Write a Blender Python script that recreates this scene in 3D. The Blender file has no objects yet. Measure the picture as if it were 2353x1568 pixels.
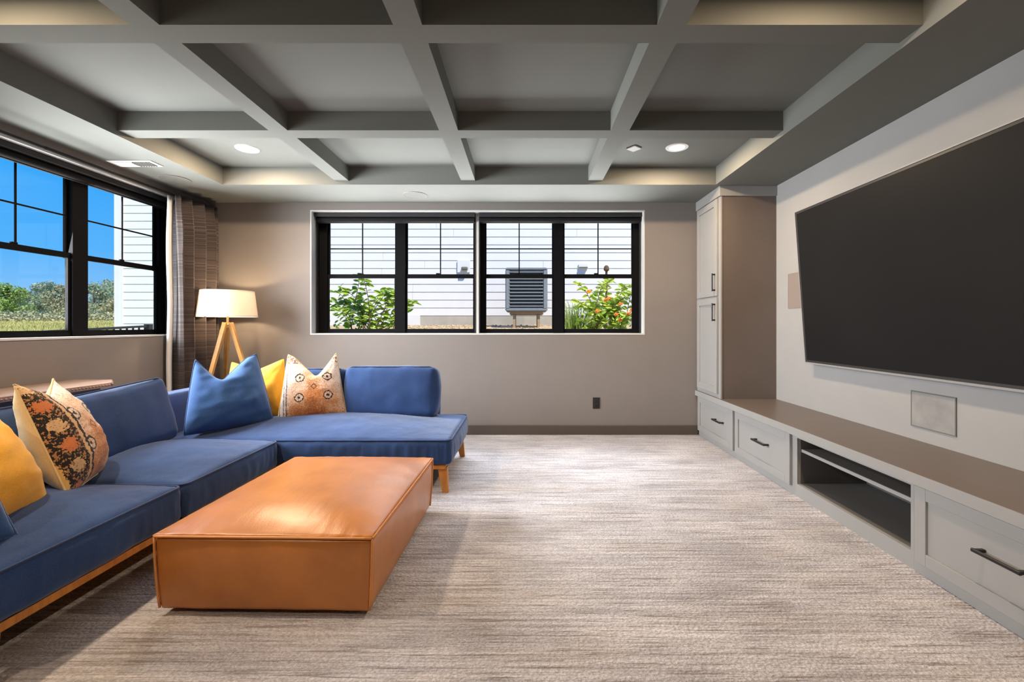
import bpy, bmesh, math, random
from math import sin, cos, pi, radians, sqrt, exp
from mathutils import Vector, Matrix, Euler, noise as mnoise

sc = bpy.context.scene
COL = sc.collection
random.seed(7)

# ------------------------------------------------------------------ camera
F_PX, U0, V0, W_PX, H_PX = 1040.0, 1205.0, 748.0, 2353.0, 1568.0
CAM_Z = 1.13
cd = bpy.data.cameras.new('camera')
cam = bpy.data.objects.new('camera', cd)
COL.objects.link(cam)
cam.location = (0, 0, CAM_Z)
cam.rotation_euler = (pi / 2, 0, 0)
cd.sensor_fit = 'HORIZONTAL'
cd.sensor_width = 36.0
cd.lens = 36.0 * F_PX / W_PX
cd.shift_x = (W_PX / 2 - U0) / W_PX
cd.shift_y = (V0 - H_PX / 2) / W_PX
cd.clip_start = 0.02
cd.clip_end = 400
sc.camera = cam

# ------------------------------------------------------------------ view, world, sun, daylight
vs = sc.view_settings
vs.view_transform = 'Standard'
vs.look = 'None'
vs.gamma = 1.0
vs.use_curve_mapping = False
vs.exposure = 0.0
sc.display_settings.display_device = 'sRGB'
cy = sc.cycles
cy.use_denoising = True
cy.max_bounces = 10
cy.diffuse_bounces = 6
cy.glossy_bounces = 4
cy.transmission_bounces = 6
cy.transparent_max_bounces = 12
cy.sample_clamp_indirect = 6.0
cy.caustics_reflective = False
cy.caustics_refractive = False

world = bpy.data.worlds.new('sky')
sc.world = world
world.use_nodes = True
wt = world.node_tree
wt.nodes.clear()
w_out = wt.nodes.new('ShaderNodeOutputWorld')
w_bg = wt.nodes.new('ShaderNodeBackground')
w_tc = wt.nodes.new('ShaderNodeTexCoord')
w_sep = wt.nodes.new('ShaderNodeSeparateXYZ')
w_rmp = wt.nodes.new('ShaderNodeValToRGB')
wt.links.new(w_tc.outputs['Generated'], w_sep.inputs[0])
wt.links.new(w_sep.outputs['Z'], w_rmp.inputs[0])
wt.links.new(w_rmp.outputs[0], w_bg.inputs[0])
wt.links.new(w_bg.outputs[0], w_out.inputs[0])
cr = w_rmp.color_ramp
cr.elements[0].position = 0.0
cr.elements[0].color = (0.32, 0.62, 0.98, 1)
cr.elements[1].position = 0.30
cr.elements[1].color = (0.020, 0.37, 1.0, 1)
e = cr.elements.new(0.12)
e.color = (0.09, 0.46, 1.0, 1)
w_bg.inputs[1].default_value = 1.0


def light(name, kind, loc, energy, color, parent=None, **kw):
    ld = bpy.data.lights.new(name, kind)
    ld.energy = energy
    ld.color = color
    for k, v in kw.items():
        if k not in ('aim', 'rot'):
            setattr(ld, k, v)
    o = bpy.data.objects.new(name, ld)
    COL.objects.link(o)
    o.location = loc
    if 'aim' in kw:
        o.rotation_euler = Vector(kw['aim']).to_track_quat('-Z', 'Y').to_euler()
    if parent:
        o.parent = parent
    return o


SUN_E, CAN_E = 7.2, 36.0
DAY_UP_L, DAY_UP_B, DAY_DN_L, DAY_DN_B, DAY_SIDE_L, FILL_NEAR = 32.0, 40.0, 14.0, 30.0, 90.0, 34.0
light('sun', 'SUN', (0, -5, 20), SUN_E, (1.0, 0.90, 0.74), angle=radians(1.0), aim=(-0.35, 0.40, -0.85))
# area lamps added inside the windows to boost daylight, aimed up, down and across
light('added_daylight_left_up', 'AREA', (-3.36, 3.20, 1.58), DAY_UP_L, (0.95, 0.98, 1.0), shape='RECTANGLE',
      size=1.3, size_y=1.0, spread=radians(86), aim=(0.76, 0.06, 0.64))
light('added_daylight_left_down', 'AREA', (-3.36, 3.20, 1.75), DAY_DN_L, (0.86, 0.94, 1.0), shape='RECTANGLE',
      size=1.3, size_y=0.9, spread=radians(76), aim=(0.62, 0.0, -0.78))
light('added_daylight_left_side', 'AREA', (-3.36, 3.20, 1.66), DAY_SIDE_L, (0.95, 0.98, 1.0), shape='RECTANGLE',
      size=1.3, size_y=1.1, spread=radians(96), aim=(0.92, 0.32, -0.20))
light('added_daylight_back_up', 'AREA', (-0.48, 4.83, 1.65), DAY_UP_B, (0.97, 0.99, 1.0), shape='RECTANGLE',
      size=3.2, size_y=1.1, spread=radians(88), aim=(0.0, -0.55, 0.83))
light('added_daylight_back_down', 'AREA', (-0.48, 4.83, 1.80), DAY_DN_B, (0.90, 0.96, 1.0), shape='RECTANGLE',
      size=3.2, size_y=0.8, spread=radians(66), aim=(0.0, -0.52, -0.85))
light('added_fill_near', 'AREA', (-3.34, 1.75, 1.68), FILL_NEAR, (0.97, 0.985, 1.0), shape='RECTANGLE',  # added fill lamp, at the part of the left window out of view
      size=1.6, size_y=1.15, spread=radians(126), aim=(1, 0.0, -0.36))

# ------------------------------------------------------------------ node helpers


class NT:
    def __init__(self, name):
        self.m = bpy.data.materials.new(name)
        self.m.use_nodes = True
        self.t = self.m.node_tree
        self.t.nodes.clear()
        self.out = self.t.nodes.new('ShaderNodeOutputMaterial')

    def node(self, typ, **kw):
        n = self.t.nodes.new(typ)
        for k, v in kw.items():
            setattr(n, k, v)
        return n

    def link(self, a, b):
        self.t.links.new(a, b)

    def put(self, sock, v):
        if hasattr(v, 'is_output'):
            self.link(v, sock)
        else:
            if isinstance(v, (tuple, list)) and len(v) == 3 and sock.type == 'RGBA':
                v = (*v, 1)
            sock.default_value = v

    def math(self, op, a, b=0.0, c=0.0, clamp=False):
        n = self.node('ShaderNodeMath', operation=op, use_clamp=clamp)
        self.put(n.inputs[0], a)
        self.put(n.inputs[1], b)
        self.put(n.inputs[2], c)
        return n.outputs[0]

    def coord(self, which='Object', scale=(1, 1, 1)):
        tc = self.node('ShaderNodeTexCoord')
        if scale == (1, 1, 1):
            return tc.outputs[which]
        mp = self.node('ShaderNodeMapping')
        mp.inputs['Scale'].default_value = scale
        self.link(tc.outputs[which], mp.inputs[0])
        return mp.outputs[0]

    def noise(self, vec, scale, detail=3, rough=0.55, col=False):
        n = self.node('ShaderNodeTexNoise')
        self.link(vec, n.inputs['Vector'])
        n.inputs['Scale'].default_value = scale
        n.inputs['Detail'].default_value = detail
        n.inputs['Roughness'].default_value = rough
        return n.outputs['Color' if col else 'Fac']

    def voronoi(self, vec, scale, out='Distance'):
        n = self.node('ShaderNodeTexVoronoi')
        self.link(vec, n.inputs['Vector'])
        n.inputs['Scale'].default_value = scale
        return n.outputs[out]

    def ramp(self, fac, stops):
        n = self.node('ShaderNodeValToRGB')
        el = n.color_ramp.elements
        while len(el) < len(stops):
            el.new(0.5)
        for s, (p, c) in zip(el, stops):
            s.position = p
            s.color = (*c, 1) if len(c) == 3 else c
        self.link(fac, n.inputs[0])
        return n.outputs[0]

    def mix(self, fac, a, b, mode='MIX'):
        n = self.node('ShaderNodeMix', data_type='RGBA', blend_type=mode)
        self.put(n.inputs[0], fac)
        self.put(n.inputs[6], a)
        self.put(n.inputs[7], b)
        return n.outputs[2]

    def bump(self, h, strength=0.2, dist=0.01, normal=None):
        n = self.node('ShaderNodeBump')
        n.inputs['Strength'].default_value = strength
        n.inputs['Distance'].default_value = dist
        self.link(h, n.inputs['Height'])
        if normal is not None:
            self.link(normal, n.inputs['Normal'])
        return n.outputs[0]

    def bsdf(self, color, rough=0.6, normal=None, **kw):
        n = self.node('ShaderNodeBsdfPrincipled')
        self.put(n.inputs['Base Color'], color)
        self.put(n.inputs['Roughness'], rough)
        if normal is not None:
            self.link(normal, n.inputs['Normal'])
        for k, v in kw.items():
            self.put(n.inputs[k.replace('_', ' ')], v)
        self.link(n.outputs[0], self.out.inputs[0])
        return n


def plain(name, color, rough=0.6, var=0.08, scale=30, bump=0.05, metallic=0.0, spec=0.5):
    t = NT(name)
    c = t.coord()
    n = t.noise(c, scale)
    lo = tuple(x * (1 - var) for x in color)
    hi = tuple(min(1, x * (1 + var)) for x in color)
    t.bsdf(t.ramp(n, [(0.3, lo), (0.7, hi)]), rough, t.bump(t.noise(c, scale * 6), bump, 0.002),
           Metallic=metallic, Specular_IOR_Level=spec)
    return t.m


M = {}
M['wall'] = plain('wall_paint', (0.196, 0.176, 0.166), 0.75, 0.02, 5, 0.10, spec=0.3)
M['tvwall_lit'] = plain('window_lit_wall_paint', (0.335, 0.334, 0.333), 0.7, 0.02, 5, 0.08, spec=0.3)  # wall taupe made paler and cooler: window light put into the colour
M['ceiling'] = plain('ceiling_paint', (0.165, 0.171, 0.158), 0.75, 0.02, 5, 0.10, spec=0.3)
M['base'] = plain('baseboard_paint', (0.075, 0.058, 0.048), 0.5, 0.03, 8, 0.03)
M['jamb'] = plain('window_reveal_paint', (0.52, 0.52, 0.51), 0.6, 0.02, 5, 0.03)
M['cab'] = plain('cabinet_paint', (0.285, 0.283, 0.277), 0.45, 0.02, 6, 0.02)
M['counter'] = plain('counter_shade_brown', (0.135, 0.108, 0.094), 0.38, 0.03, 6, 0.02)  # counter stain, with shade of the top and tall side put into it
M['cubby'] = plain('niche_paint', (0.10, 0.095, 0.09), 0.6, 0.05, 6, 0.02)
M['black'] = plain('black_window_metal', (0.0045, 0.0045, 0.0055), 0.6, 0.1, 20, 0.02, spec=0.06)
M['shade'] = plain('shade_fabric', (0.011, 0.010, 0.011), 0.8, 0.1, 90, 0.15, spec=0.15)
M['shademid'] = plain('shade_headrail', (0.026, 0.026, 0.028), 0.5, 0.1, 50, 0.05, spec=0.25)
M['pewter'] = plain('dark_pull_metal', (0.035, 0.035, 0.037), 0.38, 0.1, 40, 0.02, 0.7)
M['steel'] = plain('silver_frame_metal', (0.30, 0.30, 0.31), 0.45, 0.03, 40, 0.02, 0.1)
M['rod'] = plain('curtain_rod_metal', (0.012, 0.0115, 0.012), 0.45, 0.1, 40, 0.02, 0.0, 0.25)
M['white'] = plain('white_enamel', (0.80, 0.79, 0.77), 0.45, 0.02, 20, 0.02)
M['putty'] = plain('speaker_cover_paint', (0.145, 0.148, 0.138), 0.8, 0.03, 200, 0.2)
M['spk_brown'] = plain('brown_grille_paint', (0.25, 0.205, 0.185), 0.6, 0.04, 200, 0.2)
M['outlet'] = plain('dark_outlet_plastic', (0.008, 0.0065, 0.006), 0.5, 0.1, 40, 0.02)
M['slot'] = plain('black_slot', (0.004, 0.004, 0.004), 0.6, 0.05, 40, 0.02)
M['siding'] = plain('white_siding_paint', (0.72, 0.73, 0.76), 0.6, 0.015, 3, 0.03)
M['concrete'] = plain('foundation_concrete', (0.42, 0.40, 0.36), 0.9, 0.12, 4, 0.3)
M['gravel'] = plain('gravel_ground', (0.36, 0.27, 0.18), 0.95, 0.5, 18, 0.8)
M['pebble'] = plain('pebble_stone', (0.45, 0.33, 0.21), 0.85, 0.4, 9, 0.2)
M['ac'] = plain('condenser_grey_paint', (0.22, 0.25, 0.28), 0.5, 0.05, 12, 0.03)
M['ac_dark'] = plain('condenser_coil_dark', (0.055, 0.065, 0.075), 0.7, 0.2, 60, 0.2)
M['ac_stand'] = plain('stand_metal', (0.36, 0.26, 0.16), 0.6, 0.1, 20, 0.05)
M['roof'] = plain('roof_shingle', (0.12, 0.115, 0.11), 0.9, 0.2, 12, 0.3)
M['bark'] = plain('bark', (0.10, 0.065, 0.04), 0.9, 0.3, 20, 0.4)
M['trunk'] = plain('tree_bark', (0.16, 0.13, 0.10), 0.9, 0.3, 6, 0.4)
M['orange_flower'] = plain('orange_petal', (0.85, 0.25, 0.03), 0.6, 0.2, 60, 0.05)
M['blackrail'] = plain('black_railing_paint', (0.015, 0.015, 0.018), 0.45, 0.1, 20, 0.02)
M['floorlamp_wood'] = plain('lamp_leg_wood', (0.62, 0.34, 0.10), 0.5, 0.12, 14, 0.05)
M['brass'] = plain('lamp_stem_metal', (0.62, 0.45, 0.22), 0.35, 0.05, 30, 0.02, 0.6)


def leafmat(name, a, b, tr=0.35):
    t = NT(name)
    oi = t.node('ShaderNodeObjectInfo')
    geo = t.node('ShaderNodeNewGeometry')
    f = t.math('ADD', t.math('MULTIPLY', oi.outputs['Random'], 0.6), t.math('MULTIPLY', geo.outputs['Random Per Island'], 0.5))
    c = t.ramp(f, [(0.15, a), (0.9, b)])
    p = t.node('ShaderNodeBsdfPrincipled')
    t.put(p.inputs['Base Color'], c)
    p.inputs['Roughness'].default_value = 0.5
    d = t.node('ShaderNodeBsdfTranslucent')
    t.put(d.inputs['Color'], c)
    mx = t.node('ShaderNodeMixShader')
    mx.inputs[0].default_value = tr
    t.link(p.outputs[0], mx.inputs[1])
    t.link(d.outputs[0], mx.inputs[2])
    t.link(mx.outputs[0], t.out.inputs[0])
    return t.m


M['leaf_a'] = leafmat('shrub_leaf', (0.10, 0.27, 0.03), (0.40, 0.60, 0.08))
M['leaf_b'] = leafmat('flowering_shrub_leaf', (0.22, 0.42, 0.04), (0.60, 0.74, 0.14))
M['grass'] = leafmat('grass_blade', (0.10, 0.24, 0.04), (0.42, 0.55, 0.14))
M['tree_a'] = leafmat('tree_leaf_light', (0.18, 0.32, 0.07), (0.46, 0.55, 0.20), 0.3)
M['tree_b'] = leafmat('tree_leaf_grey', (0.17, 0.25, 0.17), (0.38, 0.46, 0.33), 0.3)
M['tree_c'] = leafmat('tree_leaf_olive', (0.22, 0.25, 0.14), (0.46, 0.44, 0.27), 0.3)


def meadow_mat():
    t = NT('meadow_grass')
    c = t.coord()
    n = t.noise(c, 0.9, 6)
    n2 = t.noise(t.coord(scale=(0.3, 1.5, 1)), 0.5, 4)
    f = t.math('ADD', t.math('MULTIPLY', n, 0.6), t.math('MULTIPLY', n2, 0.4))
    t.bsdf(t.ramp(f, [(0.35, (0.19, 0.25, 0.07)), (0.5, (0.42, 0.40, 0.15)), (0.65, (0.50, 0.44, 0.22))]), 0.95,
           t.bump(n, 0.6, 0.2))
    return t.m


M['meadow'] = meadow_mat()


def glass_mat():
    t = NT('window_glass')
    tr = t.node('ShaderNodeBsdfTransparent')
    gl = t.node('ShaderNodeBsdfGlossy')
    gl.inputs['Roughness'].default_value = 0.02
    lw = t.node('ShaderNodeLayerWeight')
    lw.inputs['Blend'].default_value = 0.5
    f5 = t.math('POWER', lw.outputs['Facing'], 4.0)
    fr = t.math('ADD', t.math('MULTIPLY', f5, 0.45), 0.012)
    mx = t.node('ShaderNodeMixShader')
    t.link(fr, mx.inputs[0])
    t.link(tr.outputs[0], mx.inputs[1])
    t.link(gl.outputs[0], mx.inputs[2])
    t.link(mx.outputs[0], t.out.inputs[0])
    return t.m


M['glass'] = glass_mat()


def carpet_mat():
    t = NT('carpet')
    rows = t.noise(t.coord(scale=(1.3, 58, 1)), 1.0, 3, 0.7)
    lines = t.noise(t.coord(scale=(2.6, 66, 1)), 1.0, 3, 0.72)
    loops = t.voronoi(t.coord(scale=(70, 110, 1)), 1.0)
    tuft = t.noise(t.coord(), 120, 2, 0.7)
    patch = t.noise(t.coord(scale=(1.6, 3.4, 1)), 1.0, 3, 0.6)
    f = t.math('ADD', t.math('MULTIPLY', rows, 0.42), t.math('MULTIPLY', patch, 0.30))
    f = t.math('ADD', f, t.math('MULTIPLY', tuft, 0.28))
    col = t.ramp(f, [(0.36, (0.205, 0.197, 0.212)), (0.46, (0.38, 0.370, 0.402)), (0.54, (0.535, 0.525, 0.565)),
                     (0.66, (0.735, 0.73, 0.775))])
    dk = t.ramp(lines, [(0.37, (1, 1, 1)), (0.44, (0, 0, 0))])
    col = t.mix(t.math('MULTIPLY', dk, 0.72), col, (0.16, 0.13, 0.12))
    gap = t.ramp(loops, [(0.45, (0, 0, 0)), (0.75, (1, 1, 1))])
    col = t.mix(t.math('MULTIPLY', gap, 0.30), col, (0.20, 0.165, 0.15))
    hue = t.noise(t.coord(scale=(1.8, 5, 1)), 1.0, 2)
    col = t.mix(t.math('MULTIPLY', t.ramp(hue, [(0.52, (0, 0, 0)), (0.66, (1, 1, 1))]), 0.12), col, (0.52, 0.42, 0.28))
    h = t.math('ADD', t.math('MULTIPLY', lines, 0.9), t.math('MULTIPLY', tuft, 0.5))
    h = t.math('SUBTRACT', h, t.math('MULTIPLY', loops, 0.45))
    t.bsdf(col, 0.95, t.bump(h, 0.8, 0.012), Specular_IOR_Level=0.1, Sheen_Weight=0.12)
    return t.m


M['carpet'] = carpet_mat()


def fabric(name, lo, hi, weave=420, sheen=0.25, rough=0.85, streak=True):
    t = NT(name)
    c = t.coord()
    w1 = t.noise(t.coord(scale=(1, 1, 6)) if streak else c, weave * 0.4, 2)
    w2 = t.noise(t.coord(scale=(6, 6, 1)) if streak else c, weave * 0.4, 2)
    big = t.noise(c, 4, 3)
    f = t.math('ADD', t.math('MULTIPLY', w1, 0.35), t.math('MULTIPLY', w2, 0.35))
    f = t.math('ADD', f, t.math('MULTIPLY', big, 0.3))
    b = t.bump(f, 0.35, 0.003)
    t.bsdf(t.ramp(f, [(0.36, lo), (0.64, hi)]), rough, b, Sheen_Weight=sheen, Sheen_Roughness=0.4,
           Specular_IOR_Level=0.2)
    return t.m


M['navy'] = fabric('navy_linen', (0.0125, 0.0315, 0.097), (0.0345, 0.083, 0.236))
M['navy_pipe'] = fabric('navy_piping', (0.011, 0.024, 0.075), (0.026, 0.055, 0.16))
M['navy_throw'] = fabric('navy_pillow_cotton', (0.018, 0.054, 0.16), (0.046, 0.122, 0.32), 300)
M['yellow'] = fabric('mustard_cotton', (0.66, 0.30, 0.025), (0.86, 0.46, 0.06), 300)
M['cream'] = fabric('pillow_back_cotton', (0.62, 0.45, 0.20), (0.80, 0.62, 0.34), 300)
M['lining'] = fabric('curtain_lining', (0.70, 0.70, 0.70), (0.84, 0.85, 0.84), 300)


def leather_mat():
    t = NT('tan_leather')
    c = t.coord()
    n = t.noise(c, 5, 4)
    v = t.voronoi(c, 260)
    col = t.ramp(n, [(0.3, (0.39, 0.130, 0.015)), (0.7, (0.53, 0.190, 0.030))])
    b = t.bump(v, 0.12, 0.002)
    b = t.bump(t.noise(t.coord(scale=(9, 1.6, 4)), 2.0, 3), 0.12, 0.02, b)
    t.bsdf(col, 0.36, b, Specular_IOR_Level=0.6, Coat_Weight=0.25, Coat_Roughness=0.28)
    return t.m


M['leather'] = leather_mat()
M['leather_seam'] = plain('leather_seam', (0.60, 0.24, 0.06), 0.42, 0.08, 30, 0.1)


def wood_mat(name, a, b, axis=(1, 12, 12), rough=0.4):
    t = NT(name)
    n = t.noise(t.coord(scale=axis), 4, 4, 0.6)
    t.bsdf(t.ramp(n, [(0.3, a), (0.7, b)]), rough, t.bump(n, 0.08, 0.003))
    return t.m


M['oak'] = wood_mat('orange_oak', (0.36, 0.135, 0.025), (0.54, 0.23, 0.05), (12, 12, 1))
M['table_wood'] = wood_mat('weathered_table_wood', (0.20, 0.12, 0.085), (0.38, 0.26, 0.20), (12, 1, 12), 0.3)
M['dark_wood'] = wood_mat('dark_table_wood', (0.025, 0.016, 0.012), (0.06, 0.038, 0.028), (12, 1, 12), 0.4)


def curtain_mat():
    t = NT('striped_curtain')
    n = t.noise(t.coord(scale=(0.02, 0.02, 48)), 1.5, 4, 0.75)
    n2 = t.noise(t.coord(scale=(0.05, 0.05, 150)), 1.0, 2, 0.6)
    f = t.math('ADD', t.math('MULTIPLY', n, 0.68), t.math('MULTIPLY', n2, 0.32))
    col = t.ramp(f, [(0.38, (0.018, 0.014, 0.015)), (0.49, (0.044, 0.033, 0.033)), (0.58, (0.078, 0.056, 0.049)),
                     (0.68, (0.24, 0.165, 0.115))])
    t.bsdf(col, 0.7, t.bump(n2, 0.2, 0.003), Sheen_Weight=0.15)
    return t.m


M['curtain'] = curtain_mat()


def lampshade_mat():
    t = NT('lamp_shade_linen')
    c = t.coord(scale=(1, 1, 3))
    n = t.noise(c, 160, 2)
    col = t.ramp(n, [(0.3, (0.80, 0.72, 0.62)), (0.7, (0.90, 0.83, 0.74))])
    d = t.node('ShaderNodeBsdfDiffuse')
    t.put(d.inputs['Color'], col)
    tr = t.node('ShaderNodeBsdfTranslucent')
    t.put(tr.inputs['Color'], col)
    mx = t.node('ShaderNodeMixShader')
    mx.inputs[0].default_value = 0.28
    t.link(d.outputs[0], mx.inputs[1])
    t.link(tr.outputs[0], mx.inputs[2])
    t.link(mx.outputs[0], t.out.inputs[0])
    return t.m


M['lampshade'] = lampshade_mat()


def emit(name, col, s):
    t = NT(name)
    en = t.node('ShaderNodeEmission')
    t.put(en.inputs[0], col)
    en.inputs[1].default_value = s
    t.link(en.outputs[0], t.out.inputs[0])
    return t.m


M['bulb'] = emit('lamp_bulb_glow', (1.0, 0.74, 0.46), 430.0)
M['downlight'] = emit('downlight_glow', (1.0, 0.83, 0.62), 14.0)


def screen_mat():
    t = NT('tv_screen')
    n = t.noise(t.coord(), 3, 2)
    t.bsdf(t.ramp(n, [(0.3, (0.011, 0.011, 0.0115)), (0.7, (0.0125, 0.0125, 0.013))]), 0.5, Specular_IOR_Level=0.1)
    return t.m


M['screen'] = screen_mat()
M['bezel'] = plain('tv_bezel', (0.035, 0.035, 0.036), 0.35, 0.05, 40, 0.02)


def grille_mat(name, col):
    t = NT(name)
    c = t.coord()
    n = t.noise(c, 9, 4)
    fine = t.voronoi(c, 420)
    lo = tuple(x * 0.85 for x in col)
    hi = tuple(min(1, x * 1.2) for x in col)
    t.bsdf(t.ramp(n, [(0.3, lo), (0.7, hi)]), 0.5, t.bump(fine, 0.4, 0.001), Metallic=0.2)
    return t.m


M['grille_silver'] = grille_mat('silver_speaker_grille', (0.30, 0.295, 0.29))


def kilim(name, bold):
    """woven rug print; object coords: x across, z up, half size about 0.25 m"""
    t = NT(name)
    base = t.coord()
    sep = t.node('ShaderNodeSeparateXYZ')
    t.link(base, sep.inputs[0])
    x = t.math('MULTIPLY', sep.outputs['X'], 4.0)
    z = t.math('MULTIPLY', sep.outputs['Z'], 4.0)
    wob = t.noise(base, 75, 2)
    weave = t.noise(t.coord(scale=(1, 1, 3)), 95, 3, 0.7)
    blot = t.noise(base, 11, 3)
    up = t.math('ADD', t.math('MULTIPLY', z, 0.50), 0.52)
    ax = t.math('ABSOLUTE', t.math('SUBTRACT', x, 0.06))
    warm = t.math('ADD', t.math('ADD', t.math('MULTIPLY', weave, 1.1), t.math('MULTIPLY', blot, 0.55)),
                  t.math('ADD', t.math('MULTIPLY', up, 0.55), t.math('MULTIPLY', ax, 0.46)))
    col = t.ramp(t.math('MULTIPLY', warm, 0.5), [(0.42, (0.26, 0.07, 0.018)), (0.52, (0.50, 0.18, 0.055)),
                                                (0.60, (0.62, 0.33, 0.16)), (0.68, (0.72, 0.55, 0.43)),
                                                (0.78, (0.76, 0.68, 0.64))])
    dark = (0.028, 0.022, 0.020)

    def ring(cx, cz, r, w, sx=1.0):
        dx = t.math('MULTIPLY', t.math('SUBTRACT', x, cx), sx)
        dz = t.math('SUBTRACT', z, cz)
        d = t.math('SQRT', t.math('ADD', t.math('MULTIPLY', dx, dx), t.math('MULTIPLY', dz, dz)))
        d = t.math('ADD', d, t.math('MULTIPLY', t.math('SUBTRACT', wob, 0.5), 0.10))
        rim = t.math('LESS_THAN', t.math('ABSOLUTE', t.math('SUBTRACT', d, r)), w)
        ins = t.math('LESS_THAN', d, r)
        dot = t.math('LESS_THAN', d, r * 0.3)
        return rim, ins, dot

    for cx, cz in ((-0.34, 0.30), (-0.36, -0.32), (0.44, 0.30), (0.46, -0.30)):
        rim, ins, dot = ring(cx, cz, 0.120, 0.016)
        col = t.mix(t.math('MULTIPLY', ins, 0.75), col, (0.74, 0.60, 0.50))
        speck = t.math('MULTIPLY', ins, t.math('GREATER_THAN', weave, 0.58))
        col = t.mix(speck, col, (0.10, 0.075, 0.065))
        col = t.mix(t.math('MAXIMUM', rim, dot), col, dark)
    # pale bars and the small diamond of the middle
    bar = t.math('MULTIPLY', t.math('LESS_THAN', t.math('ABSOLUTE', t.math('SUBTRACT', t.math('ABSOLUTE', z), 0.06)), 0.035),
                 t.math('LESS_THAN', t.math('ABSOLUTE', t.math('SUBTRACT', ax, 0.33)), 0.17))
    col = t.mix(t.math('MULTIPLY', bar, 0.7), col, (0.80, 0.55, 0.46))
    dia = t.math('ADD', ax, t.math('ABSOLUTE', z))
    drim = t.math('LESS_THAN', t.math('ABSOLUTE', t.math('SUBTRACT', dia, 0.08)), 0.018)
    col = t.mix(drim, col, (0.14, 0.05, 0.03))
    # dark scattered stitches
    st = t.math('GREATER_THAN', t.noise(t.coord(scale=(2.2, 2.2, 1.2)), 70, 2, 0.75), 0.60)
    col = t.mix(t.math('MULTIPLY', st, 0.7), col, (0.16, 0.09, 0.07))
    if bold:
        e0 = t.math('ADD', x, t.math('MULTIPLY', t.math('SUBTRACT', wob, 0.5), 0.10))
        band = t.math('LESS_THAN', e0, -0.50)
        band_out = t.math('LESS_THAN', e0, -0.90)
        bcol = t.mix(t.math('GREATER_THAN', t.noise(base, 95, 2), 0.55), (0.024, 0.022, 0.022), (0.42, 0.22, 0.10))
        # blossoms along the dark band
        zz = t.math('SUBTRACT', t.math('FRACT', t.math('MULTIPLY', z, 2.6)), 0.5)
        bx = t.math('MULTIPLY', t.math('ADD', x, 0.70), 2.9)
        bd = t.math('SQRT', t.math('ADD', t.math('MULTIPLY', zz, zz), t.math('MULTIPLY', bx, bx)))
        bd = t.math('ADD', bd, t.math('MULTIPLY', t.math('SUBTRACT', wob, 0.5), 0.6))
        alt = t.math('GREATER_THAN', t.math('FRACT', t.math('MULTIPLY', z, 1.3)), 0.5)
        pet = t.mix(alt, (0.66, 0.44, 0.24), (0.58, 0.19, 0.07))
        bcol = t.mix(t.math('LESS_THAN', bd, 0.30), bcol, t.mix(t.math('GREATER_THAN', weave, 0.60), pet, (0.20, 0.10, 0.06)))
        col = t.mix(band, col, bcol)
        col = t.mix(band_out, col, (0.72, 0.46, 0.16))
        l1 = t.math('LESS_THAN', t.math('ABSOLUTE', t.math('ADD', e0, 0.48)), 0.030)
        l2 = t.math('LESS_THAN', t.math('ABSOLUTE', t.math('ADD', e0, 0.42)), 0.024)
        col = t.mix(l2, col, dark)
        col = t.mix(l1, col, (0.62, 0.40, 0.22))
    else:
        e0 = t.math('ADD', x, t.math('MULTIPLY', t.math('SUBTRACT', wob, 0.5), 0.08))
        col = t.mix(t.math('LESS_THAN', e0, -0.74), col, (0.66, 0.63, 0.62))
        for p, w in ((0.72, 0.018), (0.80, 0.012), (0.92, 0.02)):
            l = t.math('LESS_THAN', t.math('ABSOLUTE', t.math('ADD', e0, p)), w)
            col = t.mix(t.math('MULTIPLY', l, 0.85), col, (0.10, 0.09, 0.10))
        tip = t.math('MULTIPLY', t.math('GREATER_THAN', z, 0.80), t.math('GREATER_THAN', wob, 0.5))
        col = t.mix(tip, col, (0.22, 0.12, 0.06))
    t.bsdf(col, 0.9, t.bump(weave, 0.5, 0.004), Sheen_Weight=0.2, Specular_IOR_Level=0.1)
    return t.m


M['kilim'] = kilim('faded_rug_print', False)
M['kilim_bold'] = kilim('dark_bordered_rug_print', True)

# ------------------------------------------------------------------ mesh helpers


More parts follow.
